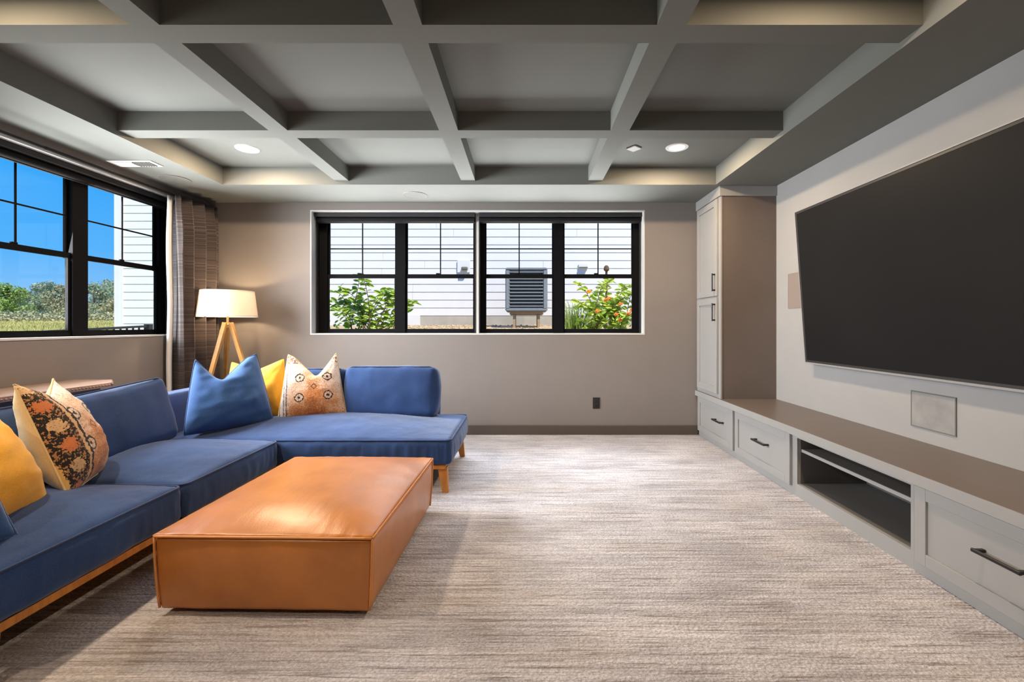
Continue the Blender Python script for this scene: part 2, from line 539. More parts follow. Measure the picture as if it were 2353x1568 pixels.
class B:
    def __init__(self):
        self.bm = bmesh.new()

    def box(self, x0, x1, y0, y1, z0, z1, bev=0.0, seg=1):
        r = bmesh.ops.create_cube(self.bm, size=1.0)
        vs_ = r['verts']
        for v in vs_:
            v.co = Vector(((x0 + x1) / 2 + v.co.x * (x1 - x0), (y0 + y1) / 2 + v.co.y * (y1 - y0),
                           (z0 + z1) / 2 + v.co.z * (z1 - z0)))
        if bev > 0:
            ed = {e for v in vs_ for e in v.link_edges}
            bmesh.ops.bevel(self.bm, geom=list(ed), offset=bev, segments=seg, affect='EDGES', clamp_overlap=True)
        return self

    def prism(self, pts, z0, z1, bev=0.0):
        lo = [self.bm.verts.new((x, y, z0)) for x, y in pts]
        hi = [self.bm.verts.new((x, y, z1)) for x, y in pts]
        n = len(pts)
        self.bm.faces.new(lo[::-1])
        self.bm.faces.new(hi)
        for i in range(n):
            self.bm.faces.new((lo[i], lo[(i + 1) % n], hi[(i + 1) % n], hi[i]))
        return self

    def lathe(self, prof, n=24, c=(0, 0, 0), caps=True):
        rings = []
        for r, z in prof:
            rings.append([self.bm.verts.new((c[0] + r * cos(2 * pi * i / n), c[1] + r * sin(2 * pi * i / n), c[2] + z)) for i in range(n)])
        for a, b in zip(rings, rings[1:]):
            for i in range(n):
                self.bm.faces.new((a[i], a[(i + 1) % n], b[(i + 1) % n], b[i]))
        if caps:
            self.bm.faces.new(rings[0][::-1])
            self.bm.faces.new(rings[-1])
        return self

    def tube(self, pts, r, n=8, closed=False, taper=None):
        pts = [Vector(p) for p in pts]
        m = len(pts)
        rings = []
        for i, p in enumerate(pts):
            if closed:
                d = (pts[(i + 1) % m] - pts[i - 1])
            else:
                d = pts[min(i + 1, m - 1)] - pts[max(i - 1, 0)]
            d.normalize()
            up = Vector((0, 0, 1)) if abs(d.z) < 0.9 else Vector((1, 0, 0))
            a = d.cross(up).normalized()
            b = a.cross(d)
            rr = r if taper is None else r + (taper - r) * i / (m - 1)
            rings.append([self.bm.verts.new(p + (a * cos(2 * pi * k / n) + b * sin(2 * pi * k / n)) * rr) for k in range(n)])
        cnt = m if closed else m - 1
        for i in range(cnt):
            A, Bq = rings[i], rings[(i + 1) % m]
            for k in range(n):
                self.bm.faces.new((A[k], A[(k + 1) % n], Bq[(k + 1) % n], Bq[k]))
        if not closed:
            self.bm.faces.new(rings[0][::-1])
            self.bm.faces.new(rings[-1])
        return self

    def bar(self, p, q, w, h=None, w2=None):
        """tapered square bar from p to q"""
        h = h or w
        w2 = w2 or w
        p, q = Vector(p), Vector(q)
        d = (q - p).normalized()
        up = Vector((0, 1, 0)) if abs(d.z) > 0.6 else Vector((0, 0, 1))
        a = d.cross(up).normalized()
        b = a.cross(d)
        v = []
        for c, s in ((p, 1.0), (q, w2 / w)):
            for sx, sy in ((-1, -1), (1, -1), (1, 1), (-1, 1)):
                v.append(self.bm.verts.new(c + a * sx * w * s / 2 + b * sy * h * s / 2))
        f = self.bm.faces.new
        f(v[0:4][::-1])
        f(v[4:8])
        for i in range(4):
            f((v[i], v[(i + 1) % 4], v[4 + (i + 1) % 4], v[4 + i]))
        return self

    def sphere(self, c, r, u=10, v=6, sq=(1, 1, 1)):
        m = Matrix.Translation(c) @ Matrix.Diagonal((r * sq[0], r * sq[1], r * sq[2], 1))
        bmesh.ops.create_uvsphere(self.bm, u_segments=u, v_segments=v, radius=1.0, matrix=m)
        return self


def wloc(o):
    v = Vector((0, 0, 0))
    while o is not None:
        v += Vector(o.location)
        o = o.parent
    return v


def obj(name, b, mat, parent=None, smooth=0.0, local=False, kind=None):
    """link a mesh object; vertices are in world space unless local; kept relative to the parent"""
    bm = b.bm if isinstance(b, B) else b
    if parent is not None and not local:
        off = wloc(parent)
        for v in bm.verts:
            v.co -= off
    bmesh.ops.recalc_face_normals(bm, faces=bm.faces)
    me = bpy.data.meshes.new(name)
    bm.to_mesh(me)
    bm.free()
    for m_ in (mat if isinstance(mat, (list, tuple)) else [mat]):
        me.materials.append(m_)
    if smooth:
        me.shade_smooth()
        if smooth < 3:
            me.set_sharp_from_angle(angle=smooth)
    o = bpy.data.objects.new(name, me)
    COL.objects.link(o)
    if parent is not None:
        o.parent = parent
    if kind:
        o['kind'] = kind
    return o


def part_copy(src, parent, loc=(0, 0, 0), rot=(0, 0, 0), scale=None):
    c = src.copy()
    COL.objects.link(c)
    c.parent = parent
    c.location = loc
    c.rotation_euler = rot
    if scale:
        c.scale = scale if not isinstance(scale, float) else (scale,) * 3
    return c


def thing(name, label, cat, loc=(0, 0, 0), group=None):
    o = bpy.data.objects.new(name, None)
    o.empty_display_size = 0.1
    COL.objects.link(o)
    o.location = loc
    tag(o, label, cat, group)
    return o


def tag(o, label, cat, group=None):
    o['label'] = label
    o['category'] = cat
    if group:
        o['group'] = group
    return o


def struct(name, loc=(0, 0, 0), label=None, cat=None):
    o = bpy.data.objects.new(name, None)
    COL.objects.link(o)
    o.location = loc
    o['kind'] = 'structure'
    if label:
        o['label'] = label
        o['category'] = cat
    return o


def smesh(name, b, mat, label, cat):
    o = obj(name, b, mat)
    o['kind'] = 'structure'
    o['label'] = label
    o['category'] = cat
    return o


# ------------------------------------------------------------------ room shell
XL, XR, YB, YN = -3.26, 2.295, 4.68, -5.0
ZS, ZB, ZC = 2.399, 2.432, 2.56          # soffit, beam underside, coffer ceiling
RX0, RX1, RY0, RY1 = -2.72, 1.727, -1.20, 4.08

smesh('floor', B().box(XL - 0.2, XR + 0.2, YN - 0.1, YB + 0.22, -0.12, 0.0), M['carpet'],
      'grey and beige streaked carpet covering the whole floor', 'floor')

# back wall with its window opening
WB = (-2.214, 1.244, 1.033, 2.3225)
b = B()
b.box(XL, WB[0], YB, YB + 0.22, 0, ZC + 0.1)
b.box(WB[1], XR, YB, YB + 0.22, 0, ZC + 0.1)
b.box(WB[0], WB[1], YB, YB + 0.22, 0, WB[2])
b.box(WB[0], WB[1], YB, YB + 0.22, WB[3], ZC + 0.1)
smesh('wall_back', b, M['wall'], 'taupe painted wall behind the sofa, cut by the wide window', 'wall')
# left wall with its opening
WL = (0.12, 4.31, 1.033, 2.3225)
b = B()
b.box(XL - 0.2, XL, YN, WL[0], 0, ZC + 0.1)
b.box(XL - 0.2, XL, WL[1], YB + 0.22, 0, ZC + 0.1)
b.box(XL - 0.2, XL, WL[0], WL[1], 0, WL[2])
b.box(XL - 0.2, XL, WL[0], WL[1], WL[3], ZC + 0.1)
smesh('wall_left', b, M['wall'], 'grey taupe wall under the left window', 'wall')
smesh('wall_right', B().box(XR, XR + 0.2, YN, YB + 0.22, 0, ZC + 0.1), M['tvwall_lit'],
      'taupe wall behind the television, with window light put into its pale colour', 'wall')
smesh('wall_front', B().box(XL - 0.2, XR + 0.2, YN - 0.15, YN, 0, ZC + 0.1), M['wall'],
      'taupe wall behind the camera', 'wall')

ceil = struct('ceiling', (0, 1.5, ZC), 'grey coffered ceiling with a dropped soffit all round', 'ceiling')
obj('ceiling_panel', B().box(XL - 0.2, XR + 0.2, YN - 0.15, YB + 0.22, ZC, ZC + 0.1), M['ceiling'], ceil)
for (x0, x1, y0, y1) in ((XL, RX0, YN, YB), (RX1, XR, YN, YB), (RX0, RX1, RY1, YB), (RX0, RX1, YN, RY0)):
    obj('soffit', B().box(x0, x1, y0, y1, ZS, ZC), M['ceiling'], ceil)
LBX = [(-1.707, -1.581), (-0.569, -0.443), (0.575, 0.701)]
TBY = [(3.020, 3.146), (1.960, 2.087), (0.900, 1.027), (-0.160, -0.033)]
for x0, x1 in LBX:
    obj('beam', B().box(x0, x1, RY0, RY1, ZB, ZC), M['ceiling'], ceil)
xs = [RX0] + [v for p in LBX for v in p] + [RX1]
for y0, y1 in TBY:
    for i in range(0, len(xs), 2):
        obj('cross_beam', B().box(xs[i], xs[i + 1], y0, y1, ZB, ZC), M['ceiling'], ceil)

smesh('baseboard_back', B().box(XL, 1.79, YB - 0.016, YB, 0, 0.098, 0.003), M['base'],
      'brown baseboard along the back wall', 'baseboard')
smesh('baseboard_left', B().box(XL, XL + 0.016, YN, YB - 0.016, 0, 0.098, 0.003), M['base'],
      'brown baseboard along the left wall', 'baseboard')

# window reveals (painted boards lining the openings)
t1 = struct('trim_1', (WB[0], YB, WB[2]), 'pale grey reveal boards lining the back window opening', 'trim')
g = 0.006
obj('sill', B().box(WB[0], WB[1], YB - 0.004, YB + 0.20, WB[2], WB[2] + 0.014), M['jamb'], t1)
obj('head_board', B().box(WB[0], WB[1], YB - 0.002, YB + 0.20, WB[3] - 0.012, WB[3]), M['jamb'], t1)
obj('side_board', B().box(WB[0], WB[0] + 0.012, YB - 0.002, YB + 0.20, WB[2] + 0.014, WB[3] - 0.012), M['jamb'], t1)
obj('side_board', B().box(WB[1] - 0.012, WB[1], YB - 0.002, YB + 0.20, WB[2] + 0.014, WB[3] - 0.012), M['jamb'], t1)
obj('centre_post', B().box(-0.513, -0.482, YB + 0.10, YB + 0.20, WB[2] + 0.014, WB[3] - 0.012), M['jamb'], t1)
t2 = struct('trim_2', (XL, WL[0], WL[2]), 'pale grey reveal boards lining the left window opening', 'trim')
obj('sill', B().box(XL - 0.19, XL + 0.004, WL[0], WL[1], WL[2], WL[2] + 0.014), M['jamb'], t2)
obj('head_board', B().box(XL - 0.19, XL + 0.002, WL[0], WL[1], WL[3] - 0.012, WL[3]), M['jamb'], t2)
obj('side_board', B().box(XL - 0.19, XL + 0.002, WL[1] - 0.012, WL[1], WL[2] + 0.014, WL[3] - 0.012), M['jamb'], t2)
obj('side_board', B().box(XL - 0.19, XL + 0.002, WL[0], WL[0] + 0.012, WL[2] + 0.014, WL[3] - 0.012), M['jamb'], t2)


def window(name, label, gl, z_lo, z_hi, place, ends):
    """gl: list of (a0,a1) glass spans along the wall; place(a0,a1,d0,d1,z0,z1) -> box args; d = depth outwards from the room"""
    root = struct(name, (0, 0, 0), label, 'window')
    fr = B()
    e0, e1 = ends
    fr.box(*place(e0, e1, 0.155, 0.20, z_lo, z_lo + 0.030))
    fr.box(*place(e0, e1, 0.155, 0.20, z_hi - 0.05, z_hi))
    cuts = [e0] + [c for s in gl for c in s] + [e1]
    for i in range(0, len(cuts), 2):
        a0, a1 = cuts[i], cuts[i + 1]
        if 0 < i < len(cuts) - 2:
            m_ = (a0 + a1) / 2
            half = (a1 - a0) / 2 - 0.018
            if half * 2 > 0.05:
                fr.box(*place(m_ - half, m_ + half, 0.142, 0.20, z_lo, z_hi))
            else:
                fr.box(*place(m_ - half, m_ + half, 0.150, 0.20, z_lo, z_hi))
        elif i == 0:
            fr.box(*place(a0, a1 - 0.018, 0.15, 0.20, z_lo, z_hi))
        else:
            fr.box(*place(a0 + 0.018, a1, 0.15, 0.20, z_lo, z_hi))
    obj('frame', fr, M['black'], root)
    zm0, zm1 = 1.634, 1.679
    for a0, a1 in gl:
        s = 0.030
        # upper sash, further out
        us = B()
        us.box(*place(a0 - s, a0, 0.180, 0.198, zm0, z_hi - 0.03))
        us.box(*place(a1, a1 + s, 0.180, 0.198, zm0, z_hi - 0.03))
        us.box(*place(a0, a1, 0.180, 0.198, zm0 + 0.004, zm1))
        us.box(*place(a0, a1, 0.180, 0.198, z_hi - 0.075, z_hi - 0.03))
        up = obj('upper_sash', us, M['black'], root)
        obj('pane', B().box(*place(a0, a1, 0.187, 0.191, zm1, z_hi - 0.07)), M['glass'], up)
        am = (a0 + a1) / 2
        obj('muntin', B().box(*place(am - 0.006, am + 0.006, 0.181, 0.1868, zm1, z_hi - 0.07)), M['black'], up)
        zc = 1.952
        obj('muntin', B().box(*place(a0, am - 0.006, 0.181, 0.1868, zc - 0.006, zc + 0.006)), M['black'], up)
        obj('muntin', B().box(*place(am + 0.006, a1, 0.181, 0.1868, zc - 0.006, zc + 0.006)), M['black'], up)
        ls = B()
        ls.box(*place(a0 - s, a0, 0.160, 0.178, z_lo + 0.03, zm1 - 0.004))
        ls.box(*place(a1, a1 + s, 0.160, 0.178, z_lo + 0.03, zm1 - 0.004))
        ls.box(*place(a0, a1, 0.160, 0.178, zm0, zm1 - 0.004))
        ls.box(*place(a0, a1, 0.160, 0.178, z_lo + 0.03, 1.092))
        lo = obj('lower_sash', ls, M['black'], root)
        obj('pane', B().box(*place(a0, a1, 0.167, 0.171, 1.092, zm0)), M['glass'], lo)
        lk = B().box(*place(am - 0.045, am - 0.005, 0.158, 0.176, zm1 - 0.004, zm1 + 0.010), 0.003)
        obj('sash_lock', lk, M['black'], lo)
    return root


window('window_2', 'wide black framed window of four double-hung sashes in the back wall',
       [(-2.088, -1.389), (-1.253, -0.549), (-0.408, 0.296), (0.432, 1.150)], WB[2] + 0.014, WB[3] - 0.012,
       lambda a0, a1, d0, d1, z0, z1: (a0, a1, YB + d0, YB + d1, z0, z1), (WB[0] + 0.012, WB[1] - 0.012))
window('window_1', 'black framed double-hung window in the left wall',
       [(0.28, 0.935), (1.075, 1.73), (1.915, 2.57), (2.725, 3.381), (3.536, 4.192)], WL[2] + 0.014, WL[3] - 0.012,
       lambda a0, a1, d0, d1, z0, z1: (XL - d1 + 0.01, XL - d0 + 0.01, a0, a1, z0, z1), (WL[0] + 0.012, WL[1] - 0.012))


def roller_shade(label, place, a0, a1):
    r = thing('roller_shade', label, 'shade', (0, 0, 0), 'roller shades rolled up at the window heads')
    zt = WB[3] - 0.013
    obj('headrail', B().box(*place(a0, a1, 0.045, 0.135, zt - 0.042, zt), 0.004), M['shademid'], r)
    rb = B()
    n = 12
    pts = []
    for i in range(n):
        a = 2 * pi * i / n
        pts.append((0.092 + 0.030 * cos(a), zt - 0.066 + 0.026 * sin(a)))
    vs0, vs1 = [], []
    for d, z in pts:
        x0, x1, y0, y1, _, _ = place(a0 + 0.01, a1 - 0.01, d, d, z, z)
        if x0 == x1:
            vs0.append(rb.bm.verts.new((x0, y0, z)))
            vs1.append(rb.bm.verts.new((x0, y1, z)))
        else:
            vs0.append(rb.bm.verts.new((x0, y0, z)))
            vs1.append(rb.bm.verts.new((x1, y0, z)))
    rb.bm.faces.new(vs0)
    rb.bm.faces.new(vs1)
    for i in range(n):
        rb.bm.faces.new((vs0[i], vs0[(i + 1) % n], vs1[(i + 1) % n], vs1[i]))
    obj('fabric_roll', rb, M['shade'], r, 0.7)
    obj('drop_fabric', B().box(*place(a0 + 0.012, a1 - 0.012, 0.118, 0.121, zt - 0.088, zt - 0.05)), M['shade'], r)
    for q0, q1 in ((a0 - 0.003, a0 + 0.008), (a1 - 0.008, a1 + 0.003)):
        obj('side_track', B().box(*place(q0, q1, 0.095, 0.140, WB[2] + 0.015, zt - 0.043)), M['shademid'], r)
    obj('bottom_bar', B().box(*place(a0 + 0.012, a1 - 0.012, 0.112, 0.128, zt - 0.096, zt - 0.084), 0.003), M['shademid'], r)
    return r


pb = lambda a0, a1, d0, d1, z0, z1: (a0, a1, YB + d0, YB + d1, z0, z1)
pl = lambda a0, a1, d0, d1, z0, z1: (XL - d1, XL - d0, a0, a1, z0, z1)
roller_shade('rolled-up black shade over the left half of the back window', pb, WB[0] + 0.016, -0.517)
roller_shade('rolled-up black shade over the right half of the back window', pb, -0.478, WB[1] - 0.016)
roller_shade('rolled-up black shade over the left wall window, far part beside the curtain', pl, 2.655, WL[1] - 0.016)
roller_shade('rolled-up black shade over the left wall window, part nearest the camera', pl, 1.0, 2.645)

# ------------------------------------------------------------------ ceiling fittings


def downlight(x, y, label, power=1.0):
    r = thing('ceiling_light', label, 'light', (x, y, ZC), 'recessed ceiling lights')
    obj('trim_ring', B().lathe([(0.060, -0.006), (0.086, -0.006), (0.090, 0.0), (0.062, 0.0), (0.060, -0.006)], 32, (x, y, ZC), False),
        M['white'], r, 0.6)
    obj('lens', B().lathe([(0.061, -0.004), (0.061, -0.001)], 32, (x, y, ZC)), M['downlight'], r, 0.6)
    light('downlight_lamp', 'AREA', (0, 0, -0.012), CAN_E * power, (1.0, 0.74, 0.49), r, shape='DISK', size=0.12)
    return r


downlight(-2.24, 3.66, 'lit round recessed light in the far left ceiling coffer')
downlight(1.225, 3.63, 'lit round recessed light in the far right ceiling coffer')
downlight(-2.21, 1.49, 'lit round recessed light overhead, out of frame above the left sofa run')
downlight(1.215, 1.49, 'lit round recessed light overhead, out of frame by the television', 0.7)
downlight(-2.21, -0.58, 'lit round recessed light above and left of the camera', 1.0)
downlight(1.215, -0.58, 'lit round recessed light above and right of the camera', 0.6)

v = thing('air_vent', 'white rectangular air vent in the soffit above the left window', 'vent', (-3.045, 3.54, ZS))
obj('vent_frame', B().box(-3.217, -2.873, 3.475, 3.608, ZS - 0.006, ZS, 0.002), M['white'], v)
obj('damper_plate', B().box(-3.19, -3.055, 3.495, 3.588, ZS - 0.010, ZS - 0.006, 0.001), M['white'], v)
for i in range(7):
    xx = -3.035 + i * 0.020
    obj('louver', B().box(xx, xx + 0.010, 3.498, 3.585, ZS - 0.013, ZS - 0.006), M['putty'], v)


def ceil_speaker(x, y, rad, label):
    r = thing('ceiling_speaker', label, 'speaker', (x, y, ZS), 'round in-ceiling speakers')
    obj('rim', B().lathe([(rad - 0.004, -0.005), (rad, -0.005), (rad + 0.002, 0), (rad - 0.004, 0), (rad - 0.004, -0.005)], 40, (x, y, ZS), False),
        M['spk_brown'], r, 0.6)
    obj('grille', B().lathe([(rad - 0.005, -0.004), (rad - 0.005, -0.001)], 40, (x, y, ZS)), M['putty'], r, 0.6)


ceil_speaker(-3.03, 3.92, 0.115, 'round painted ceiling speaker near the curtain, beside the white vent')
ceil_speaker(-1.066, 4.40, 0.115, 'round painted ceiling speaker above the back window')

b = B()
b.box(-0.045, 0.045, -0.045, 0.045, -0.012, 0.0, 0.004)
s = obj('ceiling_sensor', b, M['jamb'])
s.location = (0.882, 3.641, ZC)
s.rotation_euler = (0, 0, radians(38))
tag(s, 'small square grey sensor plate on the ceiling left of the far right light', 'sensor')

# ------------------------------------------------------------------ media cabinets (right wall)
XF = 1.80
ct = obj('counter_top', B().box(1.768, XR, 1.0, YB, 0.410, 0.459, 0.003), M['counter'])
tag(ct, 'long wooden counter running under the television, its brown partly drawn-in shade', 'counter')
obj('front_edge', B().box(1.764, 1.769, 1.0, YB - 0.002, 0.409, 0.4595), M['cab'], ct)


def shaker(name, parent, x, y0, y1, z0, z1, rail, t=0.02):
    """panelled front facing -X: frame boards proud of a sunk panel"""
    d = obj(name, B().box(x + 0.011, x + t, y0 + rail * 0.5, y1 - rail * 0.5, z0 + rail * 0.5, z1 - rail * 0.5), M['cab'], parent)
    obj('stile', B().box(x, x + t, y0, y0 + rail, z0, z1, 0.0015), M['cab'], d)
    obj('stile', B().box(x, x + t, y1 - rail, y1, z0, z1, 0.0015), M['cab'], d)
    obj('rail', B().box(x, x + t, y0 + rail, y1 - rail, z1 - rail, z1, 0.0015), M['cab'], d)
    obj('rail', B().box(x, x + t, y0 + rail, y1 - rail, z0, z0 + rail, 0.0015), M['cab'], d)
    return d


def pull(parent, x, p, q, vertical=False):
    """bar pull standing 3 cm off the face"""
    b_ = B()
    if not vertical:
        y0, y1, z = p[0], q[0], p[1]
        b_.box(x - 0.034, x - 0.022, y0, y1, z - 0.007, z + 0.007, 0.003)
        b_.box(x - 0.024, x + 0.011, y0 + 0.004, y0 + 0.020, z - 0.006, z + 0.006, 0.002)
        b_.box(x - 0.024, x + 0.011, y1 - 0.020, y1 - 0.004, z - 0.006, z + 0.006, 0.002)
    else:
        y, z0, z1 = p[0], p[1], q[1]
        b_.box(x - 0.034, x - 0.022, y - 0.006, y + 0.006, z0, z1, 0.003)
        b_.box(x - 0.024, x + 0.0, y - 0.006, y + 0.006, z0 + 0.004, z0 + 0.018, 0.002)
        b_.box(x - 0.024, x + 0.0, y - 0.006, y + 0.006, z1 - 0.018, z1 - 0.004, 0.002)
    obj('handle', b_, M['pewter'], parent)


def drawer_unit(label, y0, y1, dy0, dy1, hy0, hy1):
    r = thing('drawer_cabinet', label, 'cabinet', (2.05, (y0 + y1) / 2, 0), 'low drawer units under the counter')
    obj('carcass', B().box(XF, XR, y0, y1, 0.0, 0.4095), M['cab'], r)
    d = shaker('drawer', r, 1.780, dy0, dy1, 0.056, 0.402, 0.055)
    pull(d, 1.780, (hy0, 0.252), (hy1, 0.252))
    return r


drawer_unit('grey low drawer unit in the far corner beneath the tall cabinet', 3.850, YB, 3.872, 4.655, 4.06, 4.24)
drawer_unit('grey low drawer unit between the corner unit and the open niche', 3.005, 3.849, 3.040, 3.832, 3.31, 3.50)
drawer_unit('grey low drawer unit nearest the camera, right of the open niche', 1.0, 2.09, 1.30, 2.065, 1.595, 1.775)

r = thing('niche_cabinet', 'open low media niche with one shelf, under the television', 'cabinet', (2.05, 2.55, 0))
y0, y1 = 2.0905, 3.0045
obj('bottom_panel', B().box(XF, XR, y0, y1, 0.0, 0.083), M['cab'], r)
obj('top_rail', B().box(XF, XR, y0, y1, 0.387, 0.4095), M['cab'], r)
obj('side_panel', B().box(XF, XR, y0, y0 + 0.018, 0.083, 0.387), M['cab'], r)
obj('side_panel', B().box(XF, XR, y1 - 0.018, y1, 0.083, 0.387), M['cab'], r)
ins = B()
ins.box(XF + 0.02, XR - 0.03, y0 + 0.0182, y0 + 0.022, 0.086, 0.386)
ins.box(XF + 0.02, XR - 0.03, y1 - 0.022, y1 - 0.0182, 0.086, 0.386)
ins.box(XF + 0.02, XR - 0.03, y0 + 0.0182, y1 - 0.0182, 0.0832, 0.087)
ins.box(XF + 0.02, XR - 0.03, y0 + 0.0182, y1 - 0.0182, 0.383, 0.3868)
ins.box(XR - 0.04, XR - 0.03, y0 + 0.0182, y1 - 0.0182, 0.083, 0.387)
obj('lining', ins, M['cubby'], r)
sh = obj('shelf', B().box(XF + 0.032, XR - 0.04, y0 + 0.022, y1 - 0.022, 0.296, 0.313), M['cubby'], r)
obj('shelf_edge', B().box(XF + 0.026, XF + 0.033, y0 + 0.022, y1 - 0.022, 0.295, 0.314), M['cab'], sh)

r = thing('tall_cabinet', 'tall grey two-door cabinet standing on the counter in the far right corner', 'cabinet', (2.05, 4.4, 0.459))
YT = 4.122
obj('carcass', B().box(1.800, XR, YT, YB, 0.4595, 2.31), M['counter'], r)  # brown side: shade put into the colour, unlike the grey fronts
obj('face_frame', B().box(1.787, 1.800, YT - 0.004, YB, 0.4595, 2.31), M['cab'], r)
obj('crown', B().box(1.772, XR, YT - 0.016, YB, 2.308, ZS - 0.0005, 0.002), M['cab'], r)
d = shaker('door', r, 1.766, 4.165, 4.635, 1.402, 2.296, 0.06)
pull(d, 1.766, (4.192, 1.445), (4.192, 1.612), True)
d = shaker('door', r, 1.766, 4.165, 4.635, 0.500, 1.386, 0.06)
pull(d, 1.766, (4.192, 1.168), (4.192, 1.335), True)

# ------------------------------------------------------------------ television and wall speakers
tv = thing('television', 'huge flat black television tilted on the right wall', 'television', (2.235, 2.53, 0.829))
L, Hh, th = 2.13, 1.205, 0.030
tilt = math.atan2(0.086, 1.2)


def tvpart(name, b_, mat):
    o = obj(name, b_, mat, tv, local=True)
    o.rotation_euler = (0, -tilt, 0)
    return o


tvpart('back_shell', B().box(0.004, th, -L / 2 + 0.004, L / 2 - 0.004, 0.004, Hh - 0.004, 0.003), M['bezel'])
fb = B()
fb.box(-0.006, 0.022, -L / 2, L / 2, Hh - 0.007, Hh)
fb.box(-0.006, 0.022, -L / 2, L / 2, 0, 0.012)
fb.box(-0.006, 0.022, -L / 2, -L / 2 + 0.006, 0.012, Hh - 0.007)
fb.box(-0.006, 0.022, L / 2 - 0.006, L / 2, 0.012, Hh - 0.007)
tvpart('frame', fb, M['steel'])
sb = B()
w = 0.016
sb.box(-0.002, 0.004, -L / 2 + 0.006, -L / 2 + 0.006 + w, 0.012, Hh - 0.007)
sb.box(-0.002, 0.004, L / 2 - 0.006 - w, L / 2 - 0.006, 0.012, Hh - 0.007)
sb.box(-0.002, 0.004, -L / 2 + 0.006 + w, L / 2 - 0.006 - w, 0.012, 0.012 + w)
sb.box(-0.002, 0.004, -L / 2 + 0.006 + w, L / 2 - 0.006 - w, Hh - 0.007 - w, Hh - 0.007)
tvpart('bezel', sb, M['bezel'])
tvpart('screen', B().box(0.0, 0.005, -L / 2 + 0.006 + w, L / 2 - 0.006 - w, 0.012 + w, Hh - 0.007 - w), M['screen'])
obj('wall_mount', B().box(2.225, XR, 2.35, 2.72, 1.25, 1.65), M['slot'], tv)


def wall_speaker(label, y0, y1, z0, z1, mat, rim):
    r = thing('wall_speaker', label, 'speaker', (XR, (y0 + y1) / 2, z0), 'flat in-wall speakers around the television')
    f = B()
    e_ = 0.006
    f.box(XR - 0.006, XR, y0, y1, z0, z0 + e_)
    f.box(XR - 0.006, XR, y0, y1, z1 - e_, z1)
    f.box(XR - 0.006, XR, y0, y0 + e_, z0 + e_, z1 - e_)
    f.box(XR - 0.006, XR, y1 - e_, y1, z0 + e_, z1 - e_)
    obj('rim', f, rim, r)
    obj('grille', B().box(XR - 0.005, XR, y0 + e_, y1 - e_, z0 + e_, z1 - e_), mat, r)


wall_speaker('brown flat speaker panel on the wall half hidden behind the television', 3.66, 3.932, 1.277, 1.576, M['spk_brown'], M['spk_brown'])
wall_speaker('grey flat speaker panel on the wall below the television', 2.401, 2.682, 0.537, 0.746, M['grille_silver'], M['putty'])

o_ = thing('wall_outlet', 'dark power outlet low on the back wall right of the sofa', 'outlet', (0.7425, YB, 0.327))
obj('plate', B().box(0.7065, 0.7785, YB - 0.006, YB, 0.270, 0.385, 0.002), M['outlet'], o_)
for z in (0.303, 0.352):
    rc = obj('receptacle', B().box(0.7255, 0.7595, YB - 0.009, YB - 0.005, z - 0.016, z + 0.016, 0.003), M['outlet'], o_)
    sl = B()
    for dx in (-0.007, 0.007):
        sl.box(0.7425 + dx - 0.0015, 0.7425 + dx + 0.0015, YB - 0.0096, YB - 0.0085, z - 0.005, z + 0.008)
    obj('slots', sl, M['slot'], rc)

# ------------------------------------------------------------------ soft shapes


def wrinkle(p, f, seed):
    return mnoise.noise(Vector((p.x * f + seed, p.y * f + seed * 1.7, p.z * f - seed)))


def soft_box(sx, sy, sz, r, crown=0.0, belly=0.0, n=(22, 22, 8), wr=0.0, seed=0.0, bottom_flat=True, sag=0.0, pw=2.6):
    """rounded, stuffed block centred on x,y with its base at z=0 (local)"""
    bm = bmesh.new()
    nx, ny, nz = n

    def add_face(fu, du, dv):
        g_ = [[bm.verts.new(fu(i / du * 2 - 1, j / dv * 2 - 1)) for j in range(dv + 1)] for i in range(du + 1)]
        for i in range(du):
            for j in range(dv):
                bm.faces.new((g_[i][j], g_[i + 1][j], g_[i + 1][j + 1], g_[i][j + 1]))

    add_face(lambda a, b_: Vector((a, b_, 1)), nx, ny)
    add_face(lambda a, b_: Vector((a, b_, -1)), nx, ny)
    add_face(lambda a, b_: Vector((a, 1, b_)), nx, nz)
    add_face(lambda a, b_: Vector((a, -1, b_)), nx, nz)
    add_face(lambda a, b_: Vector((1, a, b_)), ny, nz)
    add_face(lambda a, b_: Vector((-1, a, b_)), ny, nz)
    bmesh.ops.remove_doubles(bm, verts=bm.verts, dist=1e-5)
    hx, hy, hz = sx / 2, sy / 2, sz / 2
    for v_ in bm.verts:
        c = v_.co.copy()
        # denser towards the edges
        q = Vector([math.copysign(1 - (1 - abs(t_)) ** 1.5, t_) if abs(t_) < 1 else t_ for t_ in c])
        p = Vector((q.x * hx, q.y * hy, q.z * hz))
        k = Vector((max(-hx + r, min(hx - r, p.x)), max(-hy + r, min(hy - r, p.y)), max(-hz + r, min(hz - r, p.z))))
        d_ = p - k
        if d_.length > 1e-9:
            p = k + d_.normalized() * r
        ex = max(0, 1 - abs(p.x / hx) ** pw)
        ey = max(0, 1 - abs(p.y / hy) ** pw)
        ez = max(0, 1 - abs(p.z / hz) ** 2)
        if p.z > 0:
            p.z += crown * ex * ey * (p.z / hz)
        elif not bottom_flat:
            p.z -= crown * ex * ey * (-p.z / hz)
        p.x += math.copysign(belly, p.x) * ez * ey * (abs(p.x) / hx) ** 3
        p.y += math.copysign(belly, p.y) * ez * ex * (abs(p.y) / hy) ** 3
        if sag and p.z > 0:
            p.z -= sag * ex * (p.z / hz) ** 2
        if wr:
            s1 = wrinkle(p, 9, seed) + 0.5 * wrinkle(Vector((p.x * 3, p.y * 3, p.z)), 12, seed + 3)
            nrm = Vector((p.x / hx, p.y / hy, p.z / hz)).normalized()
            p += nrm * s1 * wr
        p.z += hz
        v_.co = p
    return bm


